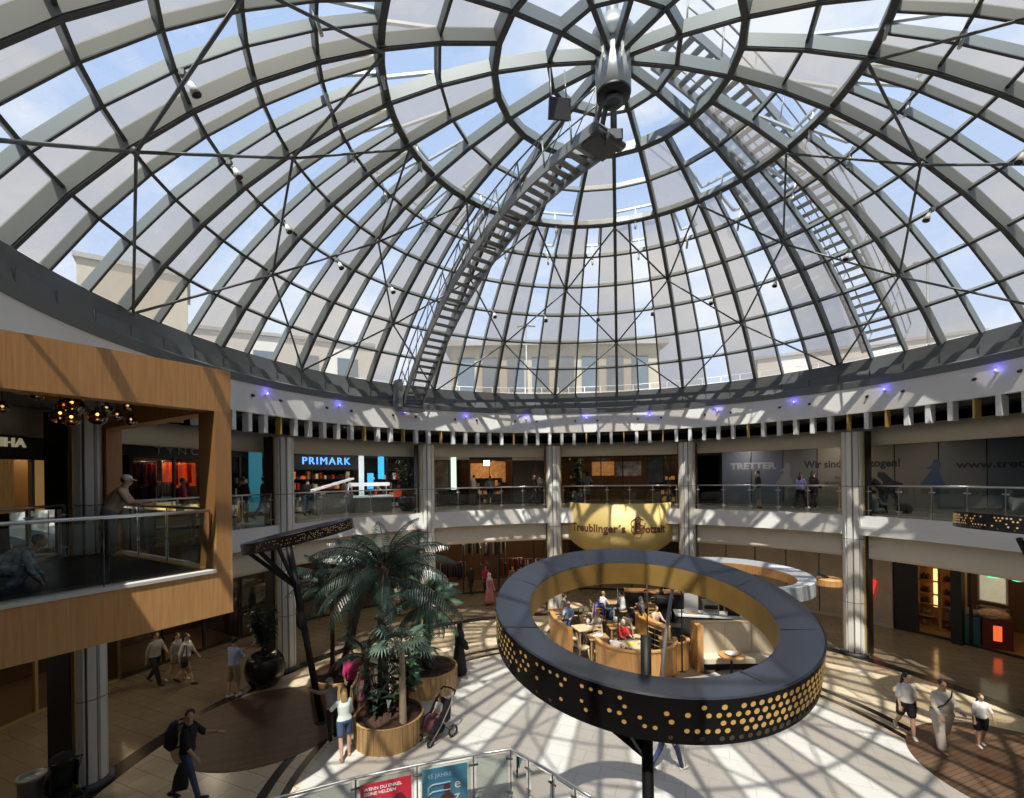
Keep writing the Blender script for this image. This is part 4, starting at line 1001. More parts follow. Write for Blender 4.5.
    hm.ball((0, .096 * k, -.018 * k), (.013 * k, .02 * k, .022 * k), 8, 6); hm.ball((0, .082 * k, .022 * k), (.05 * k, .012 * k, .012 * k), 8, 6); hm.ball((0, .085 * k, -.058 * k), (.024 * k, .01 * k, .010 * k), 8, 6)
    for s_ in (-1, 1): hm.ball((s_ * .074 * k, -.01 * k, -.012 * k), (.012 * k, .022 * k, .032 * k), 8, 6)
    mb.add([HM @ V(p) for p in hm.v], hm.f, 0, True)
    for i, s_ in enumerate((1, -1)):
        a, e, w_, d2 = J['a', i]; cap(mb, a, e, .052 * k, .041 * k); cap(mb, e, w_, .041 * k, .028 * k)
        sd = d2.cross(V((0, 1, 0)) if abs(d2.y) < .8 else V((0, 0, 1))).normalized(); pn = d2.cross(sd).normalized()
        pc = w_ + d2 * .05 * k; mb.loft([(w_ - d2 * .01 * k, sd * .026 * k, pn * .022 * k), (pc, sd * .042 * k, pn * .018 * k), (w_ + d2 * .095 * k, sd * .04 * k, pn * .015 * k)], 10)
        for j, (o_, L) in enumerate(((-.03, .068), (-.010, .078), (.011, .074), (.030, .058))):
            b = w_ + d2 * .088 * k + sd * o_ * k; c = b + (d2 + pn * .12).normalized() * L * .5 * k; e2 = c + (d2 + pn * .6).normalized() * L * .5 * k
            ex.tube([b, c, e2], [.0095 * k, .009 * k, .0075 * k], 6)
        b = w_ + d2 * .03 * k + sd * (-s_ * .035 * k); c = b + (d2 * .7 - sd * s_ * .6).normalized() * .035 * k; ex.tube([b, c, c + (d2 - sd * s_ * .15 + pn * .25).normalized() * .03 * k], [.012 * k, .0105 * k, .008 * k], 6)
        a, kn, an, d2 = J['l', i]; cap(mb, a, kn, .082 * k * (.6 + .4 * stout), .054 * k); cap(mb, kn, kn + (an - kn) * .35, .054 * k, .055 * k); cap(mb, kn + (an - kn) * .3, an, .055 * k, .036 * k)
    body = remesh(mb, 'body', sk, t, vox, ex)
    em = MB()
    for s_ in (-1, 1): 
        e_ = MB(); e_.ball((s_ * .03 * k, .083 * k, .006 * k), (.011 * k, .006 * k, .007 * k), 6, 5); e_.v = [tuple(HM @ V(p)) for p in e_.v]; e_.build('eye', eyem, t)
    # hair / cap / scarf
    hm = MB()
    if scarf is None:
        hm.ball((0, -.022 * k, .034 * k), (.083 * k, .092 * k, .096 * k), 14, 10)
        if hairlen: hm.loft([((0, -.06 * k, .05 * k), V((.07 * k, 0, 0)), V((0, .05 * k, 0))), ((0, -.085 * k, -.06 * k), V((.078 * k, 0, 0)), V((0, .045 * k, 0))), ((0, -.10 * k, -.10 * k - hairlen * k * .5), V((.085 * k, 0, 0)), V((0, .04 * k, 0))), ((0, -.10 * k, -.10 * k - hairlen * k), V((.05 * k, 0, 0)), V((0, .03 * k, 0)))], 12)
        hm.v = [tuple(HM @ V(p)) for p in hm.v]; hm.build('hair', hair, t)
    else:
        hm.ball((0, -.02 * k, .02 * k), (.095 * k, .105 * k, .115 * k), 14, 10); hm.loft([((0, -.03 * k, -.03 * k), V((.09 * k, 0, 0)), V((0, .085 * k, 0))), ((0, -.02 * k, -.15 * k), V((.10 * k, 0, 0)), V((0, .10 * k, 0))), ((0, -.02 * k, -.26 * k), V((.17 * k, 0, 0)), V((0, .13 * k, 0)))], 14)
        hm.v = [tuple(HM @ V(p)) for p in hm.v]; hm.build('headscarf', scarf, t)
    if cap_m:
        hm = MB(); hm.ball((0, -.012 * k, .052 * k), (.09 * k, .102 * k, .085 * k), 14, 10); hm.loft([((0, .05 * k, .05 * k), V((.07 * k, 0, 0)), V((0, 0, .012 * k))), ((0, .13 * k, .04 * k), V((.065 * k, 0, 0)), V((0, 0, .008 * k))), ((0, .165 * k, .03 * k), V((.04 * k, 0, 0)), V((0, 0, .006 * k)))], 12)
        hm.v = [tuple(HM @ V(p)) for p in hm.v]; hm.build('cap', cap_m, t)
    # clothes
    if top:
        mb = MB(); mb.loft(torso(.016, -.03, .545), 16)
        for i in range(2):
            a, e, w_, d2 = J['a', i]; c = a
            L = sleeve * 2
            if L <= 1: cap(mb, a, a + (e - a) * L, .058 * k, .060 * k)
            else: cap(mb, a, e, .058 * k, .052 * k); cap(mb, e, e + (w_ - e) * (L - 1), .054 * k, .045 * k)
        remesh(mb, 'shirt', top, t, vox, None, 1)
    if bottom:
        mb = MB(); mb.loft(torso(.02, -.06, .10), 16)
        for i in range(2):
            a, kn, an, d2 = J['l', i]; L = blen * 2
            if L <= 1: cap(mb, a, a + (kn - a) * L, (.088 + bfit) * k * (.6 + .4 * stout), (.068 + bfit) * k)
            else: cap(mb, a, kn, (.086 + bfit) * k * (.6 + .4 * stout), (.06 + bfit) * k); cap(mb, kn, kn + (an - kn) * (L - 1), (.06 + bfit) * k, (.048 + bfit) * k)
        remesh(mb, 'trousers' if blen > .6 else 'shorts', bottom, t, vox, None, 1)
    if skirt:
        m_, hemz, hr = skirt; kc = (J['l', 0][1] + J['l', 1][1]) / 2; mb = MB(); w0 = hip + up * .14 * k
        ft = V((kc.x, kc.y * .8 + hip.y * .2, hemz)); n = 6; secs = []
        for i in range(n + 1):
            u = i / n; c = w0.lerp(ft, u); a = .145 + .04 * min(1, u * 3) + (hr - .185) * u; secs.append((c, X * a * k, V((0, a * .82 * k, 0))))
        mb.loft(secs, 18); mb.build('skirt', m_, t)
    if robe:
        mb = MB(); secs = [s for s in torso(.05, -.03, .545)]; c0 = secs[0][0]
        lo = []; hemz = .06
        for i in range(6): u = 1 - i / 6; c = c0.lerp(V((0, c0.y * .3, hemz)), u); a = .19 + .12 * u; lo.append((c, X * a * k, V((0, a * .85 * k, 0))))
        mb.loft(lo + secs, 18)
        for i in range(2):
            a, e, w_, d2 = J['a', i]; cap(mb, a, e, .085 * k, .08 * k); cap(mb, e, w_, .08 * k, .085 * k)
        remesh(mb, 'robe', robe, t, vox, None, 1)
    for i in range(2):
        a, kn, an, d2 = J['l', i]; f = V((0, cos(RD(0)), 0)); f = (V((0, 1, 0)) - d2 * d2.y * .7).normalized(); sm = MB(); b = an + d2 * .045 * k
        sm.loft([(b - f * .075 * k, X * .02 * k, d2 * .02 * k), (b - f * .05 * k, X * .038 * k, d2 * .04 * k), (b + f * .03 * k, X * .042 * k, d2 * .042 * k), (b + f * .11 * k + d2 * .012 * k, X * .046 * k, d2 * .028 * k), (b + f * .17 * k + d2 * .02 * k, X * .03 * k, d2 * .016 * k)], 12)
        sm.build('shoe', shoe, t)
    t['_'] = 0; del t['_']
    return t, J, hip, up, k
STAND = ((4, 4), (-4, 3)); WALK = ((24, 8), (-16, 22)); WALK2 = ((-14, 24), (22, 6))
whitec = cloth('white', (.74, .73, .71)); blackc = cloth('black', (.014, .014, .016)); greyc = cloth('grey', (.30, .29, .28)); jeans = cloth('denim', (.06, .10, .20)); khaki = cloth('khaki', (.34, .27, .17)); tanc = cloth('tan', (.62, .46, .33)); lightblue = cloth('light blue', (.44, .54, .74)); pinkc = cloth('pink', (.60, .08, .20), (.75, .35, .42)); magenta = cloth('magenta', (.42, .02, .12)); rose = cloth('rose', (.60, .22, .24)); redc = cloth('red', (.60, .03, .03)); creamc = cloth('cream', (.58, .54, .48)); darkblue = cloth('dark blue', (.03, .045, .12)); greyblue = cloth('grey blue', (.18, .22, .25)); purple = cloth('blue purple', (.22, .22, .50)); cargreen = cloth('grey trouser', (.20, .21, .22)); mint = cloth('pale mint', (.66, .74, .70)); patt = cloth('blue and white pattern', (.08, .11, .17), (.55, .60, .65), 14); brownc = cloth('brown', (.16, .09, .06)); florals = cloth('dark floral', (.03, .03, .035), (.25, .22, .2), 25)
wshoe = mat('white shoe', (.7, .7, .68), .6)
# upper floor, in the bay
person('person in tan shirt, wide trousers and white cap leaning on the bay railing', (-8.42, 9.55, OB), -60, 1.76, 2, ((6, 8), (-6, 2)), ((30, 6, 62), (30, 6, 62)), 26, tanc, .55, cargreen, 1.0, .035, cap_m=whitec, stout=1.25, vox=.012, nod=10, shoe=mat('tan shoe', (.42, .35, .27), .6))
p_ = person('person in blue and white patterned clothes crouching low at the far left of the bay', (-7.72, 6.75, OB), -50, 1.6, 1, ((80, 122), (95, 118)), ((10, 10, 20), (10, 10, 20)), 62, patt, .9, patt, .95, .03, seat=.20, vox=.014, fem=True, stout=1.1)
# lower left
person('person in black with backpack and jeans striding across the lower left', (-6.84, 9.52, 0), -75, 1.88, 2, ((17, 4), (-13, 16)), ((10, 10, 25), (42, 4, 45)), 4, blackc, .5, jeans, 1.0, 0, look=-70, vox=.012)
t_ = bpy.context.scene.objects
mb = MB(); mb.loft([((0, -.26, .98), V((.12, 0, 0)), V((0, .06, 0))), ((0, -.29, 1.08), V((.17, 0, 0)), V((0, .12, 0))), ((0, -.28, 1.35), V((.16, 0, 0)), V((0, .11, 0))), ((0, -.22, 1.52), V((.11, 0, 0)), V((0, .06, 0)))], 14)
for s_ in (-1, 1): mb.tube([(s_ * .11, -.17, 1.50), (s_ * .12, -.02, 1.53), (s_ * .13, .13, 1.38), (s_ * .14, .06, 1.12), (s_ * .13, -.15, 1.05)], .018, 6)
o_ = mb.build('backpack', blackc); o_.location = (-6.84, 9.52, .10); o_.rotation_euler = (0, 0, RD(-75)); tag(o_, 'black backpack worn by the person striding in jeans', 'backpack')
mb = MB(); mb.loft([((.30, .02, .86), V((.03, 0, 0)), V((0, .05, 0))), ((.30, 0, .6), V((.07, 0, 0)), V((0, .13, 0))), ((.29, -.02, .38), V((.06, 0, 0)), V((0, .15, 0))), ((.29, -.02, .30), V((.03, 0, 0)), V((0, .12, 0)))], 12); o_ = mb.build('jacket', blackc); o_.location = (-6.84, 9.52, .06); o_.rotation_euler = (0, 0, RD(-75)); tag(o_, 'black jacket carried in the hand of the person striding in jeans', 'jacket')
person('person in light blue shirt and khaki shorts standing with back turned, looking down', (-8.60, 14.0, 0), -15, 1.80, 0, STAND, ((25, 6, 75), (25, 6, 75)), 3, lightblue, .75, khaki, .46, .02, shoe=wshoe, nod=18, vox=.014)
person('person in grey shirt and dark trousers at the rear of three walking under the bay', (-11.75, 14.95, 0), -100, 1.76, 1, WALK, ((-20, 8, 15), (25, 8, 20)), 3, greyc, .55, blackc, 1.0)
person('person in grey top and dark skirt in the middle of three under the bay', (-11.2, 15.15, 0), -95, 1.66, 0, WALK2, ((-10, 8, 15), (15, 8, 20)), 2, greyc, .5, None, skirt=(florals, .62, .22), fem=True, hairlen=.15, shoe=wshoe)
person('person in white shirt and tan shorts with a bag, first of three under the bay', (-10.75, 14.95, 0), -85, 1.70, 0, WALK, ((-15, 8, 15), (20, 8, 20)), 2, whitec, .55, khaki, .55, .02, hairlen=.1)
mb = MB(); mb.loft([((0, 0, .62), V((.05, 0, 0)), V((0, .12, 0))), ((0, 0, .8), V((.07, 0, 0)), V((0, .15, 0))), ((0, 0, .96), V((.03, 0, 0)), V((0, .12, 0)))], 12); mb.tube([(0, -.1, .95), (.04, -.05, 1.3), (.02, .05, 1.3), (0, .1, .95)], .012, 6); o_ = mb.build('shoulder_bag', blackc); o_.location = (-10.62, 14.72, 0); tag(o_, 'black shoulder bag of the person in tan shorts under the bay', 'bag')
# by the palms
person('person in white shirt and denim shorts reaching out beside the front planter', (-4.05, 10.85, 0), 35, 1.66, 0, ((6, 6), (-8, 4)), ((10, 8, 30), (38, 22, 35)), 6, mint, .6, jeans, .34, .015, hair=hair_bl, hairlen=.25, fem=True, shoe=mat('sandal', (.45, .25, .18), .6), vox=.012)
person('person in dark trousers and grey cap touching the leaning lamp pole', (-4.62, 11.55, 0), 55, 1.58, 1, STAND, ((30, 8, 30), (80, 10, 10)), 8, greyc, .9, blackc, 1.0, 0, cap_m=greyc, hair=hair_gr, vox=.014, shoe=wshoe)
person('person in pink patterned dress between the planters', (-4.15, 12.75, 0), 160, 1.68, 0, STAND, ((20, 8, 50), (10, 8, 30)), 2, pinkc, .5, None, skirt=(pinkc, .45, .28), fem=True, hairlen=.3, hair=hair_br)
person('person in magenta top and dark trousers behind the pink dress', (-4.65, 13.0, 0), 200, 1.74, 1, STAND, ((20, 8, 50), (10, 8, 30)), 2, magenta, .6, blackc, 1.0, hair=hair_dk, hairlen=.2, fem=True)
person('person in a long black robe and headscarf walking past the rear planter', (-1.85, 15.4, 0), -80, 1.75, 2, STAND, ((10, 6, 30), (10, 6, 30)), 3, None, robe=blackc, scarf=blackc, fem=True)
# right: family of three
person('girl-sized person in white top and black shorts, leading the family on the right'.replace('girl-sized ', 'long-haired '), (9.80, 11.45, 0), 160, 1.60, 0, ((-12, 30), (10, 2)), ((10, 12, 20), (-12, 12, 20)), 2, whitec, .5, blackc, .34, .035, hair=hair_dk, hairlen=.22, fem=True, shoe=wshoe, look=35, vox=.012)
person('stout person in white tunic and long white trousers with strap, between the two girls'.replace('two girls', 'two in shorts'), (10.18, 10.90, 0), 168, 1.68, 1, ((14, 2), (-10, 22)), ((12, 10, 40), (15, 12, 70)), 2, creamc, .95, creamc, .97, .045, stout=1.5, shoe=mat('brown sandal', (.40, .24, .15), .6), vox=.012)
person('small child in white top and black shorts at the right end of the family', (11.2, 11.0, 0), 165, 1.27, 0, ((8, 4), (-4, 8)), ((5, 12, 12), (8, 25, 5)), 1, whitec, .5, blackc, .36, .035, hair=hair_br, hairlen=.2, fem=True, shoe=wshoe, vox=.012)
mb = MB(); mb.tube([(-.20, .02, 1.40), (-.08, .19, 1.32), (.08, .24, 1.16), (.22, .14, 1.0), (.23, -.02, .95)], .014, 6); o_ = mb.build('bag_strap', blackc); o_.location = (10.18, 10.90, 0); o_.rotation_euler = (0, 0, RD(168)); tag(o_, 'black strap across the white tunic of the stout person', 'strap')
# behind the ring lamp
person('person in dark jeans walking half hidden behind the large ring lamp', (3.42, 10.25, 0), -70, 1.74, 0, WALK, ((-12, 8, 20), (15, 8, 20)), 3, greyc, .6, darkblue, 1.0, 0, shoe=wshoe)
mb = MB(); mb.tube([(0, 0, 0), (-.05, 0, .5), (-.12, 0, 1.0)], .012, 6); mb.ball((0, 0, .02), .025, 8, 6); o_ = mb.build('walking_stick', chrome); o_.location = (3.82, 10.25, 0); tag(o_, 'thin walking stick beside the person in dark jeans', 'stick')
# upper walkway on the right
person('person in black shirt and light shorts standing alone on the upper walkway', (11.15, 20.7, Z1 + .004), 60, 1.72, 0, STAND, ((5, 6, 25), (5, 6, 25)), 2, blackc, .55, greyblue, .5, .02, shoe=blackgloss)
person('person in blue purple patterned top on the upper walkway, first of a pair', (12.45, 19.75, Z1 + .004), -60, 1.66, 0, WALK, ((15, 8, 50), (15, 8, 50)), 2, purple, .9, blackc, 1.0, fem=True, hairlen=.2, shoe=wshoe)
person('person in black on the upper walkway, second of a pair', (13.0, 19.75, Z1 + .004), -70, 1.72, 0, WALK2, ((15, 8, 40), (15, 8, 40)), 2, blackc, .9, blackc, 1.0, hairlen=.15, fem=True, shoe=wshoe)
person('person in grey blue sitting on the upper walkway floor by the column', (13.55, 17.2, Z1 + .004), -70, 1.7, 2, ((95, 60), (80, 70)), ((40, 8, 50), (40, 8, 50)), 10, greyblue, .9, greyblue, 1.0, seat=.02, fem=True, nod=15)
person('person in black bending over a bag beside the seated one on the upper walkway', (14.25, 17.6, Z1 + .004), 60, 1.72, 1, STAND, ((40, 8, 20), (40, 8, 20)), 42, blackc, .9, blackc, 1.0, nod=10)
mb = MB(); mb.lathe([(0, 0), (.2, .0), (.26, .15), (.2, .32), (.08, .38), (0, .38)], (0, 0, 0), 14); o_ = mb.build('bag', blackc); o_.location = (14.75, 17.2, Z1 + .004); tag(o_, 'black bag on the walkway floor by the bending person', 'bag')
# far ground floor and upper floor crowd, each one different
far = [('person in rose dress and white shawl walking near the rail shop', (-1.25, 23.7, 0), -150, 1.66, rose, None, (rose, .1, .27), whitec), ('person in brown long dress behind the rose dress', (-.05, 25.6, 0), 170, 1.68, brownc, None, (brownc, .1, .27), None),
 ('child-high person in white shirt left of the rail shop'.replace('child-high', 'short'), (-3.75, 25.3, 0), 150, 1.35, whitec, blackc, None, None), ('person in red by the clothes rails', (1.65, 26.0, 0), -60, 1.72, redc, blackc, None, None), ('person in dark clothes first left in the rail shop', (-2.4, 26.0, 0), 30, 1.72, blackc, blackc, None, None),
 ('person in dark red in the middle of the rail shop', (-1.6, 26.2, 0), 200, 1.64, magenta, blackc, None, None), ('person in black bending at the right of the rail shop', (.9, 25.2, 0), -40, 1.70, blackc, blackc, None, None), ('person in white at the right of the rail shop doorway', (.45, 26.4, 0), 10, 1.62, greyc, jeans, None, None),
 ('person in tan walking behind the palms', (-6.1, 21.6, 0), -40, 1.74, tanc, khaki, None, None), ('person in white behind the palms', (-5.6, 21.9, 0), -40, 1.66, whitec, tanc, None, None), ('person in dark clothes far behind the left lamp pole', (-9.2, 19.2, 0), 150, 1.72, blackc, blackc, None, None), ('person in black at the dark shop behind the potted bush', (-9.9, 18.6, 0), 120, 1.76, blackc, darkblue, None, None)]
for lb, loc, hd, h, tp, bt, skt, sc in far:
    person(lb, loc, hd, h, random.randrange(3), WALK if skt is None else STAND, ((10, 8, 20), (12, 8, 25)), 2, tp, .6, bt, 1.0, skirt=skt, fem=skt is not None, hairlen=.15 if skt else 0, vox=.024, scarf=None if sc is None else sc)
upf = [('person in dark coat left of the turquoise banner', -63.0, 13.8, blackc, blackc), ('person in black beside the turquoise banner', -57.8, 14.6, blackc, jeans), ('person in dark clothes under the blue store sign', -50.0, 14.9, blackc, jeans), ('person in black beside the lit counter', -43.0, 15.2, brownc, blackc), ('person in pale shirt in the brown shop doorway', -12.9, 16.6, greyc, blackc), ('person in dark clothes left of the brown shop', -17.0, 15.6, greyc, blackc), ('person in black left before the panelled shop', -4.6, 15.2, blackc, blackc), ('person in black right before the panelled shop', -3.2, 15.4, florals, blackc), ('person in dark clothes at the edge of the panelled shop', -.2, 14.8, blackc, blackc), ('person in purple before the red clothes shop', -66.0, 14.4, purple, blackc), ('person in red before the red clothes shop', -68.5, 15.0, magenta, blackc)]
for lb, a, R, tp, bt in upf:
    p = P(R, a, Z1 + .004); person(lb, p, random.uniform(0, 360), random.uniform(1.62, 1.8), random.randrange(3), random.choice((WALK, STAND)), ((10, 8, 25), (12, 8, 30)), 2, tp, .8, bt, 1.0, vox=.024)
# shop-window figures
def mannequin(loc, rz, label, top, low):
    t = thing('mannequin', label, 'mannequin', loc, rz); mm = MB()
    mm.loft([((0, 0, .98), V((.15, 0, 0)), V((0, .1, 0))), ((0, 0, 1.14), V((.12, 0, 0)), V((0, .09, 0))), ((0, 0, 1.36), V((.15, 0, 0)), V((0, .1, 0))), ((0, 0, 1.48), V((.13, 0, 0)), V((0, .07, 0))), ((0, 0, 1.54), V((.05, 0, 0)), V((0, .05, 0))), ((0, 0, 1.62), V((.045, 0, 0)), V((0, .045, 0)))], 12)
    mm.ball((0, .01, 1.72), (.08, .09, .115)); 
    for s_ in (-1, 1): cap(mm, (s_ * .17, 0, 1.46), (s_ * .27, .02, 1.2), .045, .04); cap(mm, (s_ * .27, .02, 1.2), (s_ * .2, .12, 1.0), .04, .03); cap(mm, (s_ * .08, 0, .95), (s_ * .08, 0, .55), .075, .055); cap(mm, (s_ * .08, 0, .55), (s_ * .08, .0, .16), .055, .035); cap(mm, (s_ * .08, -.02, .1), (s_ * .08, .12, .08), .035, .03)
    remesh(mm, 'figure', blackgloss, t, .02)
    mb = MB(); mb.loft([((0, 0, 1.0), V((.17, 0, 0)), V((0, .12, 0))), ((0, 0, 1.2), V((.15, 0, 0)), V((0, .11, 0))), ((0, 0, 1.4), V((.19, 0, 0)), V((0, .12, 0))), ((0, 0, 1.52), V((.10, 0, 0)), V((0, .08, 0)))], 12)
    for s_ in (-1, 1): cap(mb, (s_ * .16, 0, 1.45), (s_ * .26, .02, 1.24), .07, .08)
    mb.build('top', top, t)
    mb = MB(); mb.loft([((0, 0, 1.02), V((.16, 0, 0)), V((0, .11, 0))), ((0, 0, .8), V((.2, 0, 0)), V((0, .13, 0))), ((0, 0, .45), V((.22, 0, 0)), V((0, .15, 0)))], 14); mb.build('skirt', low, t)
    mb = MB(); mb.box((0, 0, .03), (.5, .5, .06)); mb.build('plinth', wp, t)
    return t
mannequin((-13.55, 13.9, Z1 + .02), RD(200), 'dark mannequin in patterned top and pale skirt in the boutique window', florals, cloth('olive', (.22, .22, .12)))
mannequin(P(16.9, 6.9, Z1 + .02), RD(170), 'mannequin in a pale outfit at the left of the photo shop', greyblue, greyc)
# ---------------------------------------------------------------- planters, palms, stroller
def planter(label, c, r, h):
    t = thing('planter', label, 'planter', (c[0], c[1], 0)); mb = MB(); n = 72
    for j in range(n):
        q = 2 * pi * j / n; dr = .012 if j % 2 else 0.; mb.add([V(((r + dr) * cos(a), (r + dr) * sin(a), z)) for a in (q, q + 2 * pi / n) for z in (0, h)], [(0, 2, 3, 1)], 0)
    mb.lathe([(r + .012, h), (r - .05, h), (r - .05, h - .14)], (0, 0, 0), n, 0, False); mb.build('shell', bamboo, t)
    mb = MB(); nr = 8; vs = [(0, 0, h - .08)]; fs = []
    for i in range(1, nr + 1):
        for j in range(36):
            rr = (r - .05) * i / nr; q = 2 * pi * j / 36; vs.append((rr * cos(q), rr * sin(q), h - .12 + random.uniform(0, .07) + .06 * (1 - i / nr)))
    for j in range(36): fs.append((0, 1 + j, 1 + (j + 1) % 36))
    for i in range(nr - 1):
        for j in range(36): a = 1 + i * 36; b = a + 36; fs.append((a + j, b + j, b + (j + 1) % 36, a + (j + 1) % 36))
    mb.add(vs, fs, 0, False); o = mb.build('mulch', soil, t); o['kind'] = 'stuff'
    return t
planter('round slatted wooden planter in front, holding the tall palm', (-3.22, 11.72), .87, .62)
planter('round slatted wooden planter at the rear right, by the robed person', (-2.72, 14.45), .90, .66)
planter('round slatted wooden planter at the left, behind the leaning lamp pole', (-5.35, 14.25), .92, .62)
def frond(mb, base, az, el, L, droop, lw, nl=24, mi=0, tw=0., lc=.17):
    d = V((cos(az) * cos(el), sin(az) * cos(el), sin(el))); pts = []; p = V(base); n = 12
    for i in range(n + 1):
        pts.append(p.copy()); u = i / n; e2 = el - droop * u ** 1.25; d = V((cos(az) * cos(e2), sin(az) * cos(e2), sin(e2))); p = p + d * (L / n)
    mb.tube(pts, [.022 * (1 - .8 * i / n) + .003 for i in range(n + 1)], 5, 1)
    sd = V((-sin(az), cos(az), 0))
    for j in range(nl):
        u = .14 + .86 * j / (nl - 1); f = u * n; i = min(int(f), n - 1); q = pts[i].lerp(pts[i + 1], f - i); tg = (pts[i + 1] - pts[i]).normalized(); nm = sd.cross(tg).normalized() * -1
        ll = L * lc * (sin(pi * min(1, u * .9 + .1)) ** .6) * random.uniform(.85, 1.1) + .05
        for s_ in (-1, 1):
            dr = (sd * s_ * .85 + tg * .55 - nm * (.15 + tw) + V((0, 0, -.42))).normalized(); tip = q + dr * ll + V((0, 0, -.18 * ll)); mid = q + dr * ll * .5 + V((0, 0, .02)); wv = tg * lw * .72
            mb.add([q - wv * .6, q + wv * .6, mid + wv, mid - wv, tip], [(0, 1, 2, 3), (3, 2, 4)], mi)
def trunk_mesh(path, r0, r1, m, t, rough=.12):
    mb = MB(); pts = spl3(path, 26); n = len(pts); rs = []
    for i in range(n): rs.append((r0 + (r1 - r0) * i / (n - 1)) * (1 + rough * (1 if i % 2 else -.6)))
    mb.tube(pts, rs, 12); mb.build('trunk', m, t)
def spl3(path, n):
    P_ = [V(p) for p in path]; out = []
    for i in range(n + 1):
        u = i / n * (len(P_) - 1); k = min(int(u), len(P_) - 2); f = u - k; p = [P_[max(0, min(len(P_) - 1, k + j))] for j in (-1, 0, 1, 2)]
        out.append(.5 * (2 * p[1] + (p[2] - p[0]) * f + (2 * p[0] - 5 * p[1] + 4 * p[2] - p[3]) * f * f + (3 * p[1] - p[0] - 3 * p[2] + p[3]) * f ** 3))
    return out
def palm(label, path, r0, r1, nf, L, lw=.022, lt=leafm, tm=trunkm, elr=(-.25, 1.35), droop=(1.0, 1.7), seed=1, nl=26, lc=.17):
    random.seed(seed); b = V(path[0]); t = thing('palm', label, 'palm', b); lp = [V(p) - b for p in path]; trunk_mesh(lp, r0, r1, tm, t)
    top = lp[-1]; mb = MB()
    for i in range(nf):
        u = i / max(1, nf - 1); az = i * 2.39996 + random.uniform(-.25, .25); el = elr[0] + (elr[1] - elr[0]) * u + random.uniform(-.08, .08)
        frond(mb, top + V((0, 0, -.15 + .25 * u)), az, el, L * random.uniform(.85, 1.08) * (1 - .25 * max(0, u - .7) / .3), random.uniform(*droop), lw, nl, 0, random.uniform(0, .2), lc)
    mb.build('crown', [lt, trunkm], t)
    mb = MB(); mb.lathe([(r1, -.3), (r1 * 1.5, -.12), (r1 * 1.6, .05), (r1 * .8, .2), (0, .25)], tuple(top), 10); mb.build('crownshaft', tm, t)
    return t
def fanpalm(label, path, r0, r1, nl, L, R, lt, tm, seed=3):
    random.seed(seed); b = V(path[0]); t = thing('fan_palm', label, 'palm', b); lp = [V(p) - b for p in path]; trunk_mesh(lp, r0, r1, tm, t, .03); top = lp[-1]; mb = MB()
    for i in range(nl):
        az = i * 2.39996; el = random.uniform(-.2, 1.1); d = V((cos(az) * cos(el), sin(az) * cos(el), sin(el))); c = top + d * L * random.uniform(.7, 1.05); mb.tube([top, (top + c) / 2 + V((0, 0, .03)), c], .008, 4, 1)
        sd = V((-sin(az), cos(az), 0)); fw_ = (d + V((0, 0, -.5))).normalized()
        for j in range(18):
            q = -2.0 + 4.0 * j / 17; dr = (fw_ * cos(q) + sd * sin(q)).normalized(); pr_ = (sd * cos(q) - fw_ * sin(q)).normalized(); rr = R * random.uniform(.85, 1.05); tip = c + dr * rr + V((0, 0, -.3 * rr)); mid = c + dr * rr * .55
            mb.add([c, mid + pr_ * .022, tip, mid - pr_ * .022], [(0, 1, 2, 3)], 0)
    mb.build('crown', [lt, trunkm], t); return t
def bush(name, label, cat, base, stems, lt, hgt, spread, ll, seed=5, broad=.35, n=70):
    random.seed(seed); t = thing(name, label, cat, base); mb = MB(); mb2 = MB()
    for i in range(stems):
        q = 2 * pi * i / stems + random.uniform(-.4, .4); e = V((cos(q) * spread * random.uniform(.2, .7), sin(q) * spread * random.uniform(.2, .7), hgt * random.uniform(.65, 1))); mb2.tube([(0, 0, 0), e * .5 + V((0, 0, .1)), e], [.02, .014, .006], 5)
        for j in range(n // stems):
            u = random.uniform(.35, 1.); c = e * u; a = random.uniform(0, 2 * pi); el = random.uniform(-.5, .9); d = V((cos(a) * cos(el), sin(a) * cos(el), sin(el))); s2 = d.cross(V((0, 0, 1))).normalized(); L = ll * random.uniform(.7, 1.2)
            m_ = c + d * L * .5 + V((0, 0, .02)); tp = c + d * L + V((0, 0, -.25 * L)); w_ = L * broad * .5
            mb.add([c, m_ + s2 * w_, tp, m_ - s2 * w_], [(0, 1, 2, 3)], 0)
    mb.build('foliage', lt, t); mb2.build('stem', trunkm, t); return t
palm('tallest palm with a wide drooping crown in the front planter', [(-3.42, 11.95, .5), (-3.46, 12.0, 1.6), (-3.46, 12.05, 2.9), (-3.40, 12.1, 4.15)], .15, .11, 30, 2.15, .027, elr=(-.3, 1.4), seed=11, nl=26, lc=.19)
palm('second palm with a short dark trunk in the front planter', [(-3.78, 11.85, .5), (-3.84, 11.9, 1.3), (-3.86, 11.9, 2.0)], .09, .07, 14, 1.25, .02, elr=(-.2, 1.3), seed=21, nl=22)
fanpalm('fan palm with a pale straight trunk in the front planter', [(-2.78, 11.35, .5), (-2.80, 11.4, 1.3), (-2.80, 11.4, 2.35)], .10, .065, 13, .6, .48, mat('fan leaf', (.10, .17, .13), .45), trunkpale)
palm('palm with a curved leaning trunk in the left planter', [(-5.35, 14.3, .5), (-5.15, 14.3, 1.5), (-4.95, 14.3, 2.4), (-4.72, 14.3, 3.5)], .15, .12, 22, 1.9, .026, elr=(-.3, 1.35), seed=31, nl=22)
palm('thin palm standing upright in the left planter', [(-5.62, 14.1, .5), (-5.60, 14.1, 2.0), (-5.66, 14.1, 3.4)], .07, .06, 18, 1.6, .024, elr=(-.3, 1.3), seed=37, nl=26)
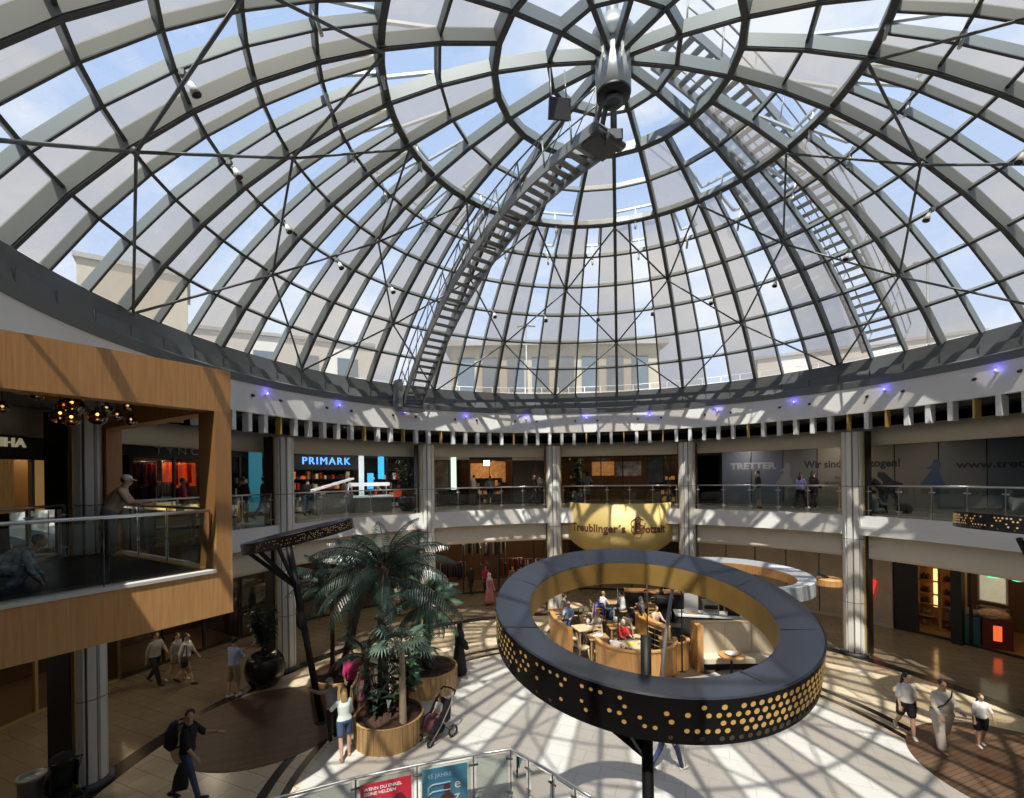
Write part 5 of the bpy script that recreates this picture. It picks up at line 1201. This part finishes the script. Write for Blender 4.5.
palm('palm with bushy light fronds in the rear planter', [(-2.8, 14.45, .5), (-2.76, 14.45, 1.6), (-2.74, 14.45, 2.7)], .14, .12, 26, 1.42, .03, mat('mid palm leaf', (.035, .09, .055), .45, noise=(.08, .19, .10), nscale=3), elr=(-.45, 1.3), droop=(.9, 1.6), seed=41, nl=26, lc=.22)
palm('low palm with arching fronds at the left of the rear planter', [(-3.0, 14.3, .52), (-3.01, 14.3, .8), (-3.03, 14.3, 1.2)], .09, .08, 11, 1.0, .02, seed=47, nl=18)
bush('leafy_plant', 'bright green broad leaf plant in the front planter', 'plant', (-2.98, 12.2, .52), 3, leaf_lt, 1.5, .3, .42, 5, .55, 12)
bush('leafy_plant', 'dark broad leaf undergrowth between the front palms', 'plant', (-3.45, 11.75, .52), 6, leafm, 1.25, .7, .45, 6, .3, 54)
bush('leafy_plant', 'green broad leaves around the fan palm at the back of the front planter', 'plant', (-2.85, 12.1, .52), 5, mat('green leaf', (.04, .12, .05), .45), 1.9, .5, .4, 9, .5, 40)
# big potted bushes
def potted(label, loc, r, hb, seed, spread=.75):
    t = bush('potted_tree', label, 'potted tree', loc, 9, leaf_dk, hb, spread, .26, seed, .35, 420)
    for ch in t.children: ch.location = (0, 0, .75 * r / .5)
    mb = MB(); q = r / .5; mb.lathe([(0, 0), (.3 * q, 0), (.47 * q, .22 * q), (.52 * q, .48 * q), (.46 * q, .74 * q), (.36 * q, .86 * q), (.34 * q, .80 * q), (0, .78 * q)], (0, 0, 0), 28); mb.build('pot', blackgloss, t)
    return t
potted('dark bush in a big round black pot beside the column on the ground floor', (-8.05, 14.75, 0), .58, 1.75, 51, .85)
potted('dark bushy tree in a black pot behind the railing beside the column', tuple(P(13.6, -33.2, Z1 + .004)), .42, 1.9, 53, .8)
potted('dark slim tree in a pot at the left of the photo shop', tuple(P(14.2, 4.3, Z1 + .004)), .40, 1.9, 57, .55)
# baby stroller with a child
def stroller(label, loc, rz, seatm, group=None, child=True):
    t = thing('stroller', label, 'stroller', loc, rz)
    mb = MB()
    for s_ in (-1, 1):
        mb.tube([(s_ * .24, -.42, 1.02), (s_ * .25, -.28, .80), (s_ * .26, .05, .42), (s_ * .24, .38, .12)], .016, 8); mb.tube([(s_ * .25, -.02, .50), (s_ * .28, -.32, .15)], .016, 8)
    mb.tube([(-.28, -.32, .15), (.28, -.32, .15)], .014, 8); mb.build('frame', galv, t)
    mb = MB(); mb.tube([(-.24, -.42, 1.02), (-.22, -.50, 1.07), (0, -.53, 1.09), (.22, -.50, 1.07), (.24, -.42, 1.02)], .024, 8); mb.build('push_bar', blackgloss, t)
    for s_ in (-1, 1):
        for y, r in ((-.32, .15), (.36, .10)):
            w = MB(); M = Matrix.Translation((s_ * (.30 if y < 0 else .2), y, r)) @ Matrix.Rotation(pi / 2, 4, 'Y'); w.lathe([(r - .035, -.022), (r, -.022), (r, .022), (r - .035, .022)], (0, 0, 0), 20, 0, True, M, True); ty = w.build('tyre', blackgloss, t)
            w = MB()
            for q in range(3): a = q * pi / 3; w.beam(M @ V((-(r - .03) * cos(a), -(r - .03) * sin(a), 0)), M @ V(((r - .03) * cos(a), (r - .03) * sin(a), 0)), .014, .03)
            w.build('spokes', greyc, ty)
    mb = MB(); mb.loft([((0, -.30, .92), V((.17, 0, 0)), V((0, .03, .02))), ((0, -.22, .68), V((.19, 0, 0)), V((0, .05, .03))), ((0, -.10, .47), V((.19, 0, 0)), V((0, .07, .05))), ((0, .16, .42), V((.18, 0, 0)), V((0, .03, .06))), ((0, .30, .28), V((.16, 0, 0)), V((0, .03, .03)))], 14); mb.build('seat', seatm, t)
    for s_ in (-1, 1): mb = MB(); mb.prism([(-.32, .42), (-.36, .95), (-.20, .90), (.0, .62), (.22, .58), (.34, .30), (.1, .34)], s_ * .20 - .012, s_ * .20 + .012, 0, Matrix(((0, 0, 1, 0), (1, 0, 0, 0), (0, 1, 0, 0), (0, 0, 0, 1)))); mb.build('side_panel', seatm, t)
    mb = MB(); mb.loft([((0, .06, .56), V((.19, 0, 0)), V((0, .16, 0))), ((0, .10, .60), V((.185, 0, 0)), V((0, .14, 0))), ((0, .18, .50), V((.18, 0, 0)), V((0, .12, 0))), ((0, .30, .30), V((.15, 0, 0)), V((0, .05, 0)))], 14); mb.build('foot_muff', mat('purple orange lining', (.03, .03, .09), .7, noise=(.40, .12, .06), nscale=3), t)
    mb = MB(); mb.loft([((0, -.05, .28), V((.19, 0, 0)), V((0, .22, 0))), ((0, -.05, .18), V((.17, 0, 0)), V((0, .20, 0))), ((0, -.05, .15), V((.15, 0, 0)), V((0, .18, 0)))], 14); mb.build('basket', blackc, t)
    mb = MB(); mb.loft([((0, -.28, .98), V((.19, 0, 0)), V((0, .10, .1))), ((0, -.17, 1.04), V((.19, 0, 0)), V((0, .03, .10))), ((0, -.12, 1.02), V((.18, 0, 0)), V((0, .02, .08)))], 14)
    if not child: mb.build('canopy', seatm, t)
    return t
stroller('black baby stroller with dark seat standing between the planters', (-2.02, 11.6, 0), RD(142), cloth('plum', (.022, .016, .024)))
person('small child in white top sitting in the black stroller', (-1.97, 11.70, 0), 142, .90, 0, ((75, 60), (75, 60)), ((20, 10, 30), (20, 10, 30)), -12, whitec, .4, florals, .9, .02, hair=hair_br, seat=.52, vox=.012, shoe=redc)
stroller('dark folded pushchair parked by the lower left column', (-9.35, 9.35, 0), RD(60), blackc, child=False)
mb = MB(); mb.lathe([(0, 0), (.22, 0), (.22, .72), (.24, .74), (.24, .80), (.20, .80), (.20, .74), (0, .74)], (0, 0, 0), 24); o_ = mb.build('waste_bin', galv); o_.location = (-9.62, 9.1, 0); tag(o_, 'round grey metal waste bin at the lower left column', 'bin')
# ---------------------------------------------------------------- cafe behind the ring lamp
def arc_wall(name, label, cat, c, r, th, a0, a1, h, m, z0=0., capm=None, n=24):
    t = thing(name, label, cat, (c[0], c[1], 0)); vs = []; k = 4
    def strip(r0, r1, za, zb):
        mb = MB(); vs = []
        for i in range(n + 1):
            q = RD(a0 + (a1 - a0) * i / n)
            for rr, z in ((r0, za), (r1, za), (r1, zb), (r0, zb)): vs.append(V((rr * cos(q), rr * sin(q), z)))
        fs = [(4 * i + j, 4 * i + (j + 1) % 4, 4 * i + 4 + (j + 1) % 4, 4 * i + 4 + j) for i in range(n) for j in range(4)] + [(3, 2, 1, 0), tuple(4 * n + j for j in range(4))]
        mb.add(vs, fs, 0); return mb
    strip(r, r + th, z0, h - .05).build('panel', m, t); strip(r - .03, r + th + .03, h - .05, h).build('top_rail', capm or m, t)
    return t, strip
# partition at the left
t, st = arc_wall('partition', 'curved low wooden partition at the left edge of the cafe', 'partition', (6.3, 18.6), 4.70, .10, 172, 205, 1.12, cafewood)
mb = MB(); q = RD(206); mb.box((4.75 * cos(q), 4.75 * sin(q), .57), (.16, .16, 1.14)); mb.build('end_post', cafewood, t)
# round booth
t, st = arc_wall('booth', 'round wooden booth with bench where two guests sit', 'booth', (4.22, 15.95), 1.30, .08, 175, 358, .98, cafewood)
st(.82, 1.30, 0, .45).build('bench', mat('bench cushion', (.42, .37, .28), .7), t); st(1.22, 1.30, .45, .9).build('backrest', mat('bench back', (.46, .40, .30), .7), t)
t, st = arc_wall('booth', 'smaller round wooden booth with dark inside, right of the leaning lamp pole', 'booth', (5.55, 15.85), .42, .07, 160, 400, .95, cafewood)
st(.2, .42, 0, .42).build('bench', mat('dark bench', (.10, .08, .06), .7), t)
def table(label, loc, w, d, h, m, rnd=False, group='cafe tables'):
    t = thing('cafe_table', label, 'table', (loc[0], loc[1], 0), loc[2] if len(loc) > 2 else 0, group); mb = MB()
    if rnd: mb.lathe([(0, h), (w / 2, h), (w / 2, h - .035), (0, h - .035)], (0, 0, 0), 24, 0, False)
    else: mb.box((0, 0, h - .018), (w, d, .036))
    mb.build('tabletop', m, t)
    if rnd:
        mb = MB(); mb.lathe([(.22, 0), (.22, .03), (.035, .06), (.035, h - .03)], (0, 0, 0), 16); mb.build('pedestal', black, t)
    else:
        for sx in (-1, 1):
            for sy in (-1, 1): mb = MB(); mb.beam((sx * (w / 2 - .06), sy * (d / 2 - .06), 0), (sx * (w / 2 - .06), sy * (d / 2 - .06), h - .03), .05, .05, (0, 1, 0)); mb.build('leg', chairwood, t)
    return t
def chair(label, x, y, rz, m=chairwood, sm=None):
    t = thing('cafe_chair', label, 'chair', (x, y, 0), RD(rz), 'cafe chairs'); sm = sm or m
    mb = MB(); mb.loft([((0, 0, .43), V((.20, 0, 0)), V((0, .20, 0))), ((0, 0, .47), V((.21, 0, 0)), V((0, .21, 0)))], 16, 0, False); mb.build('seat', sm, t)
    mb = MB()
    for s_ in (-1, 1): mb.beam((s_ * .17, -.18, .45), (s_ * .16, -.24, .92), .035, .03, (0, 1, 0))
    for z in (.62, .74, .88): mb.beam((-.17, -.205 - (z - .6) * .1, z), (.17, -.205 - (z - .6) * .1, z), .018, .06)
    mb.build('backrest', m, t)
    for sx in (-1, 1):
        for sy in (-1, 1): mb = MB(); mb.tube([(sx * .15, sy * .15, .44), (sx * .19, sy * .19, 0)], [.02, .014], 8); mb.build('leg', m, t)
    return t
table('pale wooden cafe table nearest the curved partition end', (2.75, 17.7, .3), .85, .75, .76, palewood)
table('wooden cafe table covered with papers, nearest the round booth', (3.05, 16.65, .1), .75, .65, .76, chairwood)
table('small cafe table with a white lamp, in front of the counter', (3.95, 17.75, .1), .6, .6, .78, cafewood)
table('pale cafe table far back at the left by the partition', (2.65, 20.6, .2), .9, .8, .76, palewood)
table('dark cafe table against the far end of the partition', (1.95, 19.9, .2), .8, .7, .76, chairwood)
table('round cafe table with yellow and white things inside the round booth', (4.22, 15.95), .95, 0, .74, palewood, True)
table('round cafe table with a white dish in front of the cream bench', (7.05, 14.85), .8, 0, .74, cafewood, True)
table('far cafe table where guests in white sit', (4.5, 21.3, .1), .9, .8, .76, chairwood)
table('far right cafe table behind the curved counter', (6.05, 20.6, .1), .9, .8, .76, chairwood)
for lb, x, y, rz, m in (('pale wooden cafe chair left of the table with papers', 2.50, 16.45, -90, palewood), ('dark wooden cafe chair in front of the table with papers', 3.0, 16.02, 5, chairwood), ('pale cafe chair at the front corner of the table with papers', 3.45, 15.95, 20, palewood), ('pale cafe chair behind the table with papers', 3.2, 17.25, 180, palewood), ('pale cafe chair left of the table nearest the partition', 2.2, 17.3, -75, palewood), ('wooden cafe chair behind the table nearest the partition', 2.9, 18.4, 180, chairwood),
    ('tall pale wooden cafe chair beside the curved counter', 4.72, 18.4, -60, palewood), ('pale wooden cafe chair between counter and booth', 4.75, 17.5, -100, palewood), ('brown cafe chair standing alone far back in the middle', 5.15, 21.4, 200, chairwood), ('dark cafe chair left of the far white guests', 3.75, 20.9, -90, chairwood), ('cafe chair with a blue coat hanging on it', 3.75, 20.0, 170, chairwood), ('dark cafe chair by the far pale table', 2.35, 19.8, 20, chairwood), ('pale cafe chair at the far pale table', 3.3, 20.5, 100, palewood), ('cafe chair in front of the far right table', 5.95, 19.85, 0, chairwood), ('cafe chair right of the far right table', 6.75, 20.6, 95, chairwood)):
    chair(lb, x, y, rz, m)
coat = cloth('royal blue', (.02, .04, .28))
mb = MB(); mb.loft([((0, -.27, .98), V((.20, 0, 0)), V((0, .05, 0))), ((0, -.29, .8), V((.24, 0, 0)), V((0, .07, 0))), ((0, -.30, .45), V((.26, 0, 0)), V((0, .06, 0))), ((0, -.30, .32), V((.22, 0, 0)), V((0, .05, 0)))], 14); o_ = mb.build('coat', coat); o_.location = (3.75, 20.0, 0); o_.rotation_euler = (0, 0, RD(170)); tag(o_, 'royal blue coat hanging over a cafe chair back', 'coat')
# counter with cubbies
t, st = arc_wall('counter', 'curved wooden cafe counter with wine cubbies on its end', 'counter', (7.6, 17.9), 2.42, .34, 168, 216, 1.16, cafewood, 0, mat('orange wood top', (.66, .33, .10), .35, noise=(.55, .27, .08), nscale=4, stretch=(4, 4, .5)))
mb = MB(); mb2 = MB()
for (qa) in (204, 211):
    q = RD(qa); M = Matrix.Translation((2.80 * cos(q), 2.80 * sin(q), 0)) @ Matrix.Rotation(q, 4, 'Z')
    for i in range(5):
        mb.box((0, 0, .14 + .2 * i), (.03, .26, .17), 0, 0, M)
    for i in range(6): mb2.box((.012, 0, .04 + .2 * i), (.05, .32, .025), 0, 0, M)
mb.build('cubby', black, t); mb2.build('cubby_shelf', palewood, t)
# cream bench with wooden end
t = thing('banquette', 'cream leather bench with tall back and wooden end panel', 'bench', (7.3, 15.6, 0))
mb = MB(); mb.box((-1.06, 0, .77), (.20, .62, 1.54)); mb.build('end_panel', cafewood, t)
mb = MB()
for i in range(3):
    mb.loft([((-.95 + .92 * i + .46, .2, .40), V((.45, 0, 0)), V((0, .06, 0))), ((-.95 + .92 * i + .46, .22, .95), V((.455, 0, 0)), V((0, .09, 0))), ((-.95 + .92 * i + .46, .25, 1.46), V((.45, 0, 0)), V((0, .06, 0)))], 4, 0, False) if False else mb.box((-.95 + .92 * i + .46, .22, .93), (.905, .14, 1.1))
mb.build('backrest', cream, t)
mb = MB(); mb.box((.43, -.08, .36), (2.76, .55, .16)); mb.build('seat', cream, t)
mb = MB(); mb.box((.43, .05, .14), (2.76, .4, .28)); mb.build('plinth', dark, t)
mb = MB(); mb.box((.43, .24, 1.50), (2.8, .2, .05)); mb.build('top_rail', palewood, t)
# things on tables
def item(name, label, cat, mbf, m, loc, rz=0):
    mb = MB(); mbf(mb); o = mb.build(name, m); o.location = loc; o.rotation_euler = (0, 0, rz); return tag(o, label, cat)
wpl = mat('white china', (.75, .75, .73), .3)
item('plate', 'white dish of food on the round table by the cream bench', 'dish', lambda m: m.lathe([(0, .0), (.10, 0), (.20, .05), (.19, .06), (.12, .09), (0, .12)], (0, 0, 0), 20), wpl, (7.05, 14.85, .74))
item('papers', 'white papers lying on the cafe table by the booth', 'papers', lambda m: (m.box((0, 0, .004), (.3, .22, .008), .3), m.box((.12, .1, .012), (.26, .2, .008), -.4)), wpl, (3.02, 16.7, .76))
item('napkin', 'yellow napkin on the booth table', 'napkin', lambda m: m.box((0, 0, .01), (.2, .2, .02), .4), mat('yellow napkin', (.75, .58, .06), .7), (4.05, 15.9, .74))
item('plate', 'white plate on the booth table', 'plate', lambda m: m.lathe([(0, 0), (.08, 0), (.13, .02), (0, .015)], (0, 0, 0), 18), wpl, (4.42, 15.82, .74))
item('table_lamp', 'white round lamp on the small cafe table', 'lamp', lambda m: (m.lathe([(0, 0), (.06, 0), (.06, .02), (.015, .03), (.015, .14)], (0, 0, 0), 12), m.ball((0, 0, .24), (.1, .1, .12))), wpl, (3.95, 17.75, .78))
item('table_lamp', 'white round lamp on the table nearest the partition', 'lamp', lambda m: (m.lathe([(0, 0), (.06, 0), (.06, .02), (.015, .03), (.015, .1)], (0, 0, 0), 12), m.ball((0, 0, .19), (.08, .08, .1))), wpl, (2.9, 17.85, .76))
for i, (x, y, c, lb) in enumerate(((5.25, 18.6, gn, 'dark bottle on the curved counter, farthest from the cubbies'), (5.2, 18.3, redc, 'red bottle on the curved counter'), (5.16, 18.05, darkblue, 'blue bottle on the curved counter'), (5.12, 17.75, blackc, 'black bottle on the curved counter nearest the cubbies'))):
    item('bottle', lb, 'bottle', lambda m: m.lathe([(0, 0), (.045, 0), (.045, .18), (.018, .25), (.018, .32), (0, .32)], (0, 0, 0), 12), c, (x - .16, y, 1.16))
# kitchen counter, menu board, machines
t = thing('kitchen_counter', 'dark kitchen counter with white top behind the cream bench', 'counter', (8.2, 17.8, 0), RD(-12))
mb = MB(); mb.box((0, 0, .55), (3.6, .7, 1.1)); mb.build('body', dark, t); mb = MB(); mb.box((0, 0, 1.13), (3.7, .78, .06)); mb.build('worktop', wpl, t)
t = thing('menu_board', 'white menu board standing on the kitchen counter', 'board', (6.95, 17.9, 1.16), RD(-8)); mb = MB(); mb.box((0, 0, .42), (.52, .03, .74)); mb.build('board', wpl, t); mb = MB(); mb.box((0, .02, .03), (.4, .2, .05)); mb.build('foot', chairwood, t)
for i, (x, y, d, m, lb) in enumerate(((7.7, 17.95, (.6, .45, .5), chrome, 'steel coffee machine on the kitchen counter beside the menu board'), (8.5, 17.75, (.45, .4, .35), blackgloss, 'black grinder box on the kitchen counter'), (9.2, 17.6, (.7, .45, .22), wpl, 'white tray box at the right end of the kitchen counter'))):
    t = thing('appliance', lb, 'appliance', (x, y, 1.16), RD(-12)); mb = MB(); mb.box((0, 0, d[2] / 2), d); mb.build('body', m, t); mb = MB(); mb.box((0, -d[1] / 2 - .02, d[2] * .6), (d[0] * .8, .04, d[2] * .3)); mb.build('front_panel', black, t)
t = thing('kitchen_counter', 'long dark back counter of the cafe under the banner', 'counter', (7.3, 21.0, 0), RD(-15)); mb = MB(); mb.box((0, 0, .6), (4.2, .6, 1.2)); mb.build('body', dark, t); mb = MB(); mb.box((0, 0, 1.23), (4.3, .66, .06)); mb.build('worktop', cafewood, t)
for i, (x, y) in enumerate(((3.56, 15.62), (4.98, 17.05), (5.62, 15.3))):
    item('slim_post', 'slim black post standing in the cafe, %s from the left' % ordn(i), 'post', lambda m: (m.tube([(0, 0, 0), (0, 0, 2.75)], .022, 8), m.lathe([(.1, 0), (.1, .02), (.02, .03)], (0, 0, 0), 12)), black, (x, y, 0))
# guests
SIT = ((85, 85), (85, 85)); REST = ((35, 8, 50), (35, 8, 50))
for lb, x, y, rz, tp, bt, hr, hl, fm in (('guest in red top with fair hair sitting in the round booth', 4.05, 16.75 - .9 + .1, 0, redc, greyc, hair_gr, .1, True), ('guest in white shirt sitting at the left of the round booth', 3.38, 15.35, -35, whitec, greyc, hair_br, 0, False), ('guest in patterned black and white top near the counter', 5.6, 19.9, 30, florals, blackc, hair_gr, .1, True), ('guest in white seated left at the far table', 4.05, 20.9, -60, whitec, jeans, hair_bl, 0, False), ('guest in white shirt seated right at the far table', 5.0, 20.9, 50, whitec, greyc, hair_dk, 0, False), ('guest in grey at the far pale table by the partition', 2.2, 20.6, -90, greyc, blackc, hair_dk, 0, False), ('guest in black at the far right cafe table', 6.1, 21.2, 180, blackc, blackc, hair_dk, .15, True)):
    if 'red top' in lb: x, y, rz = 3.98, 16.85, 200
    person(lb.replace('guest', 'person'), (x, y, 0), rz, 1.68, 0, SIT, REST, 8, tp, .55, bt, 1.0, hair=hr, hairlen=hl, fem=fm, seat=.45, vox=.02)
item('stool', 'low cream stool under the person in red', 'stool', lambda m: m.lathe([(0, .45), (.2, .45), (.2, .40), (.05, .38), (.05, .03), (.2, .0), (0, 0)], (0, 0, 0), 16), cream, (3.98, 16.85, 0))
for nm, x, y in (('near the counter under the patterned top', 5.6, 19.9), ('left at the far table', 4.05, 20.9), ('right at the far table', 5.0, 20.9), ('at the far pale table', 2.2, 20.6), ('behind the far right table', 6.1, 21.2)):
    item('stool', 'dark cafe stool ' + nm, 'stool', lambda m: m.lathe([(0, .45), (.19, .45), (.19, .40), (.04, .38), (.04, .03), (.19, .0), (0, 0)], (0, 0, 0), 16), chairwood, (x, y, 0))
for lb, x, y, rz, tp in (('cook in black behind the kitchen counter', 8.0, 18.6, 170, blackc), ('cook in white at the right of the kitchen counter', 9.3, 18.4, 160, whitec), ('cook in dark clothes at the back counter', 6.6, 20.3, 60, darkblue)):
    person(lb.replace('cook', 'person'), (x, y, 0), rz, 1.74, 1, STAND, ((25, 8, 55), (20, 8, 50)), 4, tp, .6, blackc, 1.0, vox=.02)
for lb, x, y, rz, tp, bt, hr, hl, fm in (('person in tan sitting behind the curved counter with a drink', 5.75, 18.6, 200, tanc, blackc, hair_br, 0, False), ('person in pale blue sitting at the table against the partition', 2.35, 19.35, 160, lightblue, jeans, hair_gr, 0, False), ('person in cream sitting at the table nearest the partition', 3.35, 18.0, 120, creamc, khaki, hair_bl, .12, True)):
    person(lb, (x, y, 0), rz, 1.68, 0, SIT, REST, 8, tp, .55, bt, 1.0, hair=hr, hairlen=hl, fem=fm, seat=.45, vox=.02)
    item('stool', 'dark stool under the ' + lb, 'stool', lambda m: m.lathe([(0, .45), (.19, .45), (.19, .40), (.04, .38), (.04, .03), (.19, .0), (0, 0)], (0, 0, 0), 16), chairwood, (x, y, 0))
for i, (x, y, w_, h_, m_, lb) in enumerate(((6.35, 19.2, .7, 1.5, blackc, 'tall dark drinks cooler behind the curved counter'), (6.1, 17.2, .45, .95, dark, 'dark service cabinet between the small booth and the kitchen counter'), (9.9, 19.3, .9, 1.6, dark, 'dark cold cabinet at the right behind the kitchen counter'))):
    t = thing('cabinet', lb, 'cabinet', (x, y, 0), RD(-10)); mb = MB(); mb.box((0, 0, h_ / 2), (w_, .55, h_)); mb.build('body', m_, t); mb = MB(); mb.box((0, -.29, h_ * .55), (w_ * .8, .03, h_ * .6)); d_ = mb.build('door', blackgloss, t); mb = MB(); mb.tube([(w_ * .3, -.33, h_ * .45), (w_ * .3, -.33, h_ * .65)], .012, 6); mb.build('handle', chrome, d_)
# ---------------------------------------------------------------- outside the glass: roofs and railings
stone = mat('pale building stone', (.50, .45, .36), .9, noise=(.42, .38, .30), nscale=.4); plasterw = mat('pale plaster', (.62, .60, .56), .9); winm = mat('far window glass', (.16, .19, .22), .2); roofm = mat('roof sheet', (.36, .35, .34), .7)
t = thing('building', 'pale flat roofed building with window bands, beyond the middle of the dome', 'building', (4.5, 46, 9.75))
mb = MB(); mb.box((0, 5, 5.0), (21, 10, 10.0)); mb.build('wall', stone, t)
mb = MB(); mb.box((0, 5, 10.2), (22.5, 11.5, .5)); mb.build('roof', roofm, t)
for i in range(8): mb = MB(); mb.box((-9 + 2.5 * i, -.02, 7.2), (1.7, .12, 3.4)); mb.build('window', winm, t)
t = thing('building', 'tall stone tower seen through the left of the dome', 'building', (-21.5, 26.5, 9.75), RD(35))
mb = MB(); mb.box((0, 0, 4.2), (4.6, 4.6, 8.4)); mb.build('wall', stone, t); mb = MB(); mb.box((0, 0, 8.5), (4.9, 4.9, .25)); mb.build('roof', roofm, t)
t = thing('building', 'long low pale roof house left of the tower', 'building', (-33, 24.0, 9.75), RD(50))
mb = MB(); mb.prism([(-9, -4), (9, -4), (9, 4), (-9, 4)], 0, 7.0); mb.build('wall', stone, t); mb = MB(); mb.add([(-9.3, -4.3, 6.9), (9.3, -4.3, 6.9), (9.3, 4.3, 6.9), (-9.3, 4.3, 6.9), (-9.3, 0, 9.0), (9.3, 0, 9.0)], [(0, 1, 5, 4), (2, 3, 4, 5), (0, 4, 3), (1, 2, 5), (3, 2, 1, 0)]); mb.build('roof', mat('tile roof', (.42, .38, .33), .8), t)
t = thing('building', 'low white block between the tower and the gantry foot', 'building', (-19, 39, 9.75), RD(25))
mb = MB(); mb.box((0, 0, 4.0), (13, 7, 8.0)); mb.build('wall', plasterw, t); mb = MB(); mb.box((0, 0, 8.1), (13.4, 7.4, .25)); mb.build('roof', roofm, t)
for i in range(4): mb = MB(); mb.box((-4.5 + 3 * i, -3.5, 6.0), (1.6, .1, 1.6)); mb.build('window', winm, t)
t = thing('building', 'far white block beyond the right side of the dome', 'building', (33, 44, 9.75), RD(-30))
mb = MB(); mb.box((0, 0, 4), (16, 8, 8)); mb.build('wall', plasterw, t); mb = MB(); mb.box((0, 0, 8.1), (16.4, 8.4, .25)); mb.build('roof', roofm, t)
mb = MB(); ringmesh(mb, [(19.5, 9.75), (19.5, 11.4), (19.8, 11.4), (19.8, 9.75)], 0, 360, 72); mb.build('wall_roof_parapet', plasterw, kind='structure')
whiterail = mat('white rail', (.75, .76, .77), .5)
for i, (a0, a1, lb) in enumerate(((-75, -38, 'left of the gantry foot'), (-36, 2, 'beyond the middle, left half'), (4, 40, 'beyond the middle, right half'), (42, 80, 'at the right of the dome'))):
    t = thing('roof_railing', 'white roof railing seen through the dome glass, ' + lb, 'railing', P(19.65, (a0 + a1) / 2, 11.4)); o = P(19.65, (a0 + a1) / 2, 11.4)
    for z in (.35, .7, 1.05): mb = MB(); mb.tube([P(19.65, a0 + (a1 - a0) * j / 12, 11.4 + z) - o for j in range(13)], .025, 5); mb.build('rail', whiterail, t)
    for j in range(13): mb = MB(); p = P(19.65, a0 + (a1 - a0) * j / 12, 11.4) - o; mb.tube([p, p + V((0, 0, 1.07))], .025, 5); mb.build('post', whiterail, t)
for x, y, h, lb in ((21.5, 23.5, 7.6, 'grey street lamp seen through the right of the dome'), (1.2, 34.5, 8.2, 'grey mast with arm beyond the gantry')):
    t = thing('street_lamp', lb, 'street lamp', (x, y, 9.75)); mb = MB(); mb.tube([(0, 0, 0), (0, 0, h)], [.09, .05], 8); mb.build('mast', galv, t); mb = MB(); mb.loft([((-.7, 0, h), V((0, .08, 0)), V((0, 0, .05))), ((0, 0, h + .08), V((0, .16, 0)), V((0, 0, .07))), ((.7, 0, h), V((0, .08, 0)), V((0, 0, .05)))], 10); mb.build('lamp_head', galv, t)
# ---------------------------------------------------------------- sky, sun, camera
w = bpy.data.worlds.new('sky'); SC.world = w; w.use_nodes = True; nt = w.node_tree
bg = nt.nodes['Background']; tc = nt.nodes.new('ShaderNodeTexCoord'); mp = nt.nodes.new('ShaderNodeMapping')
mp.inputs['Scale'].default_value = (1, 1, 2.2); mp.inputs['Location'].default_value = (.35, .6, .1)
nz = nt.nodes.new('ShaderNodeTexNoise'); nz.inputs['Scale'].default_value = 2.1; nz.inputs['Detail'].default_value = 8; nz.inputs['Roughness'].default_value = .58
rp = nt.nodes.new('ShaderNodeValToRGB'); rp.color_ramp.elements[0].position = .48; rp.color_ramp.elements[1].position = .66
rp.color_ramp.elements[0].color = (.42, .54, .78, 1); rp.color_ramp.elements[1].color = (.79, .80, .83, 1)
sx = nt.nodes.new('ShaderNodeSeparateXYZ'); hz = nt.nodes.new('ShaderNodeMapRange')
hz.inputs['From Min'].default_value = 0.; hz.inputs['From Max'].default_value = .55; hz.inputs['To Min'].default_value = .6; hz.inputs['To Max'].default_value = 0.
mx = nt.nodes.new('ShaderNodeMix'); mx.data_type = 'RGBA'; mx.inputs[7].default_value = (.79, .80, .83, 1)
nt.links.new(tc.outputs['Generated'], mp.inputs['Vector']); nt.links.new(mp.outputs['Vector'], nz.inputs['Vector']); nt.links.new(nz.outputs['Fac'], rp.inputs['Fac'])
nt.links.new(tc.outputs['Generated'], sx.inputs[0]); nt.links.new(sx.outputs['Z'], hz.inputs['Value']); nt.links.new(hz.outputs['Result'], mx.inputs[0])
nt.links.new(rp.outputs['Color'], mx.inputs[6]); nt.links.new(mx.outputs[2], bg.inputs['Color']); bg.inputs['Strength'].default_value = .74
sd = bpy.data.lights.new('sun', 'SUN'); sd.energy = 3.8; sd.angle = RD(.6); sd.color = (1., .94, .84)
so = bpy.data.objects.new('sun', sd); COL.objects.link(so)
so.rotation_euler = V((.5, 3.0, -5.3)).to_track_quat('-Z', 'Y').to_euler()
cd = bpy.data.cameras.new('camera'); cam = bpy.data.objects.new('camera', cd); COL.objects.link(cam)
cd.sensor_fit = 'HORIZONTAL'; cd.sensor_width = 36; cd.lens = 36 * 457 / 1024; cd.shift_y = (477.2 - 399) / 1024; cd.clip_start = .05; cd.clip_end = 400
cam.matrix_world = Matrix.Translation((0, 0, 6.6)) @ Matrix.Rotation(pi / 2, 4, 'X') @ Matrix.Rotation(-.0128, 4, 'Z')
SC.camera = cam
vs_ = SC.view_settings; SC.display_settings.display_device = 'sRGB'
vs_.view_transform = 'Standard'; vs_.look = 'None'; vs_.exposure = .82; vs_.gamma = 1.; vs_.use_curve_mapping = False
cy = SC.cycles; cy.use_denoising = True; cy.max_bounces = 8; cy.diffuse_bounces = 4; cy.glossy_bounces = 3; cy.transmission_bounces = 4; cy.transparent_max_bounces = 24
cy.caustics_reflective = False; cy.caustics_refractive = False; cy.sample_clamp_indirect = 6
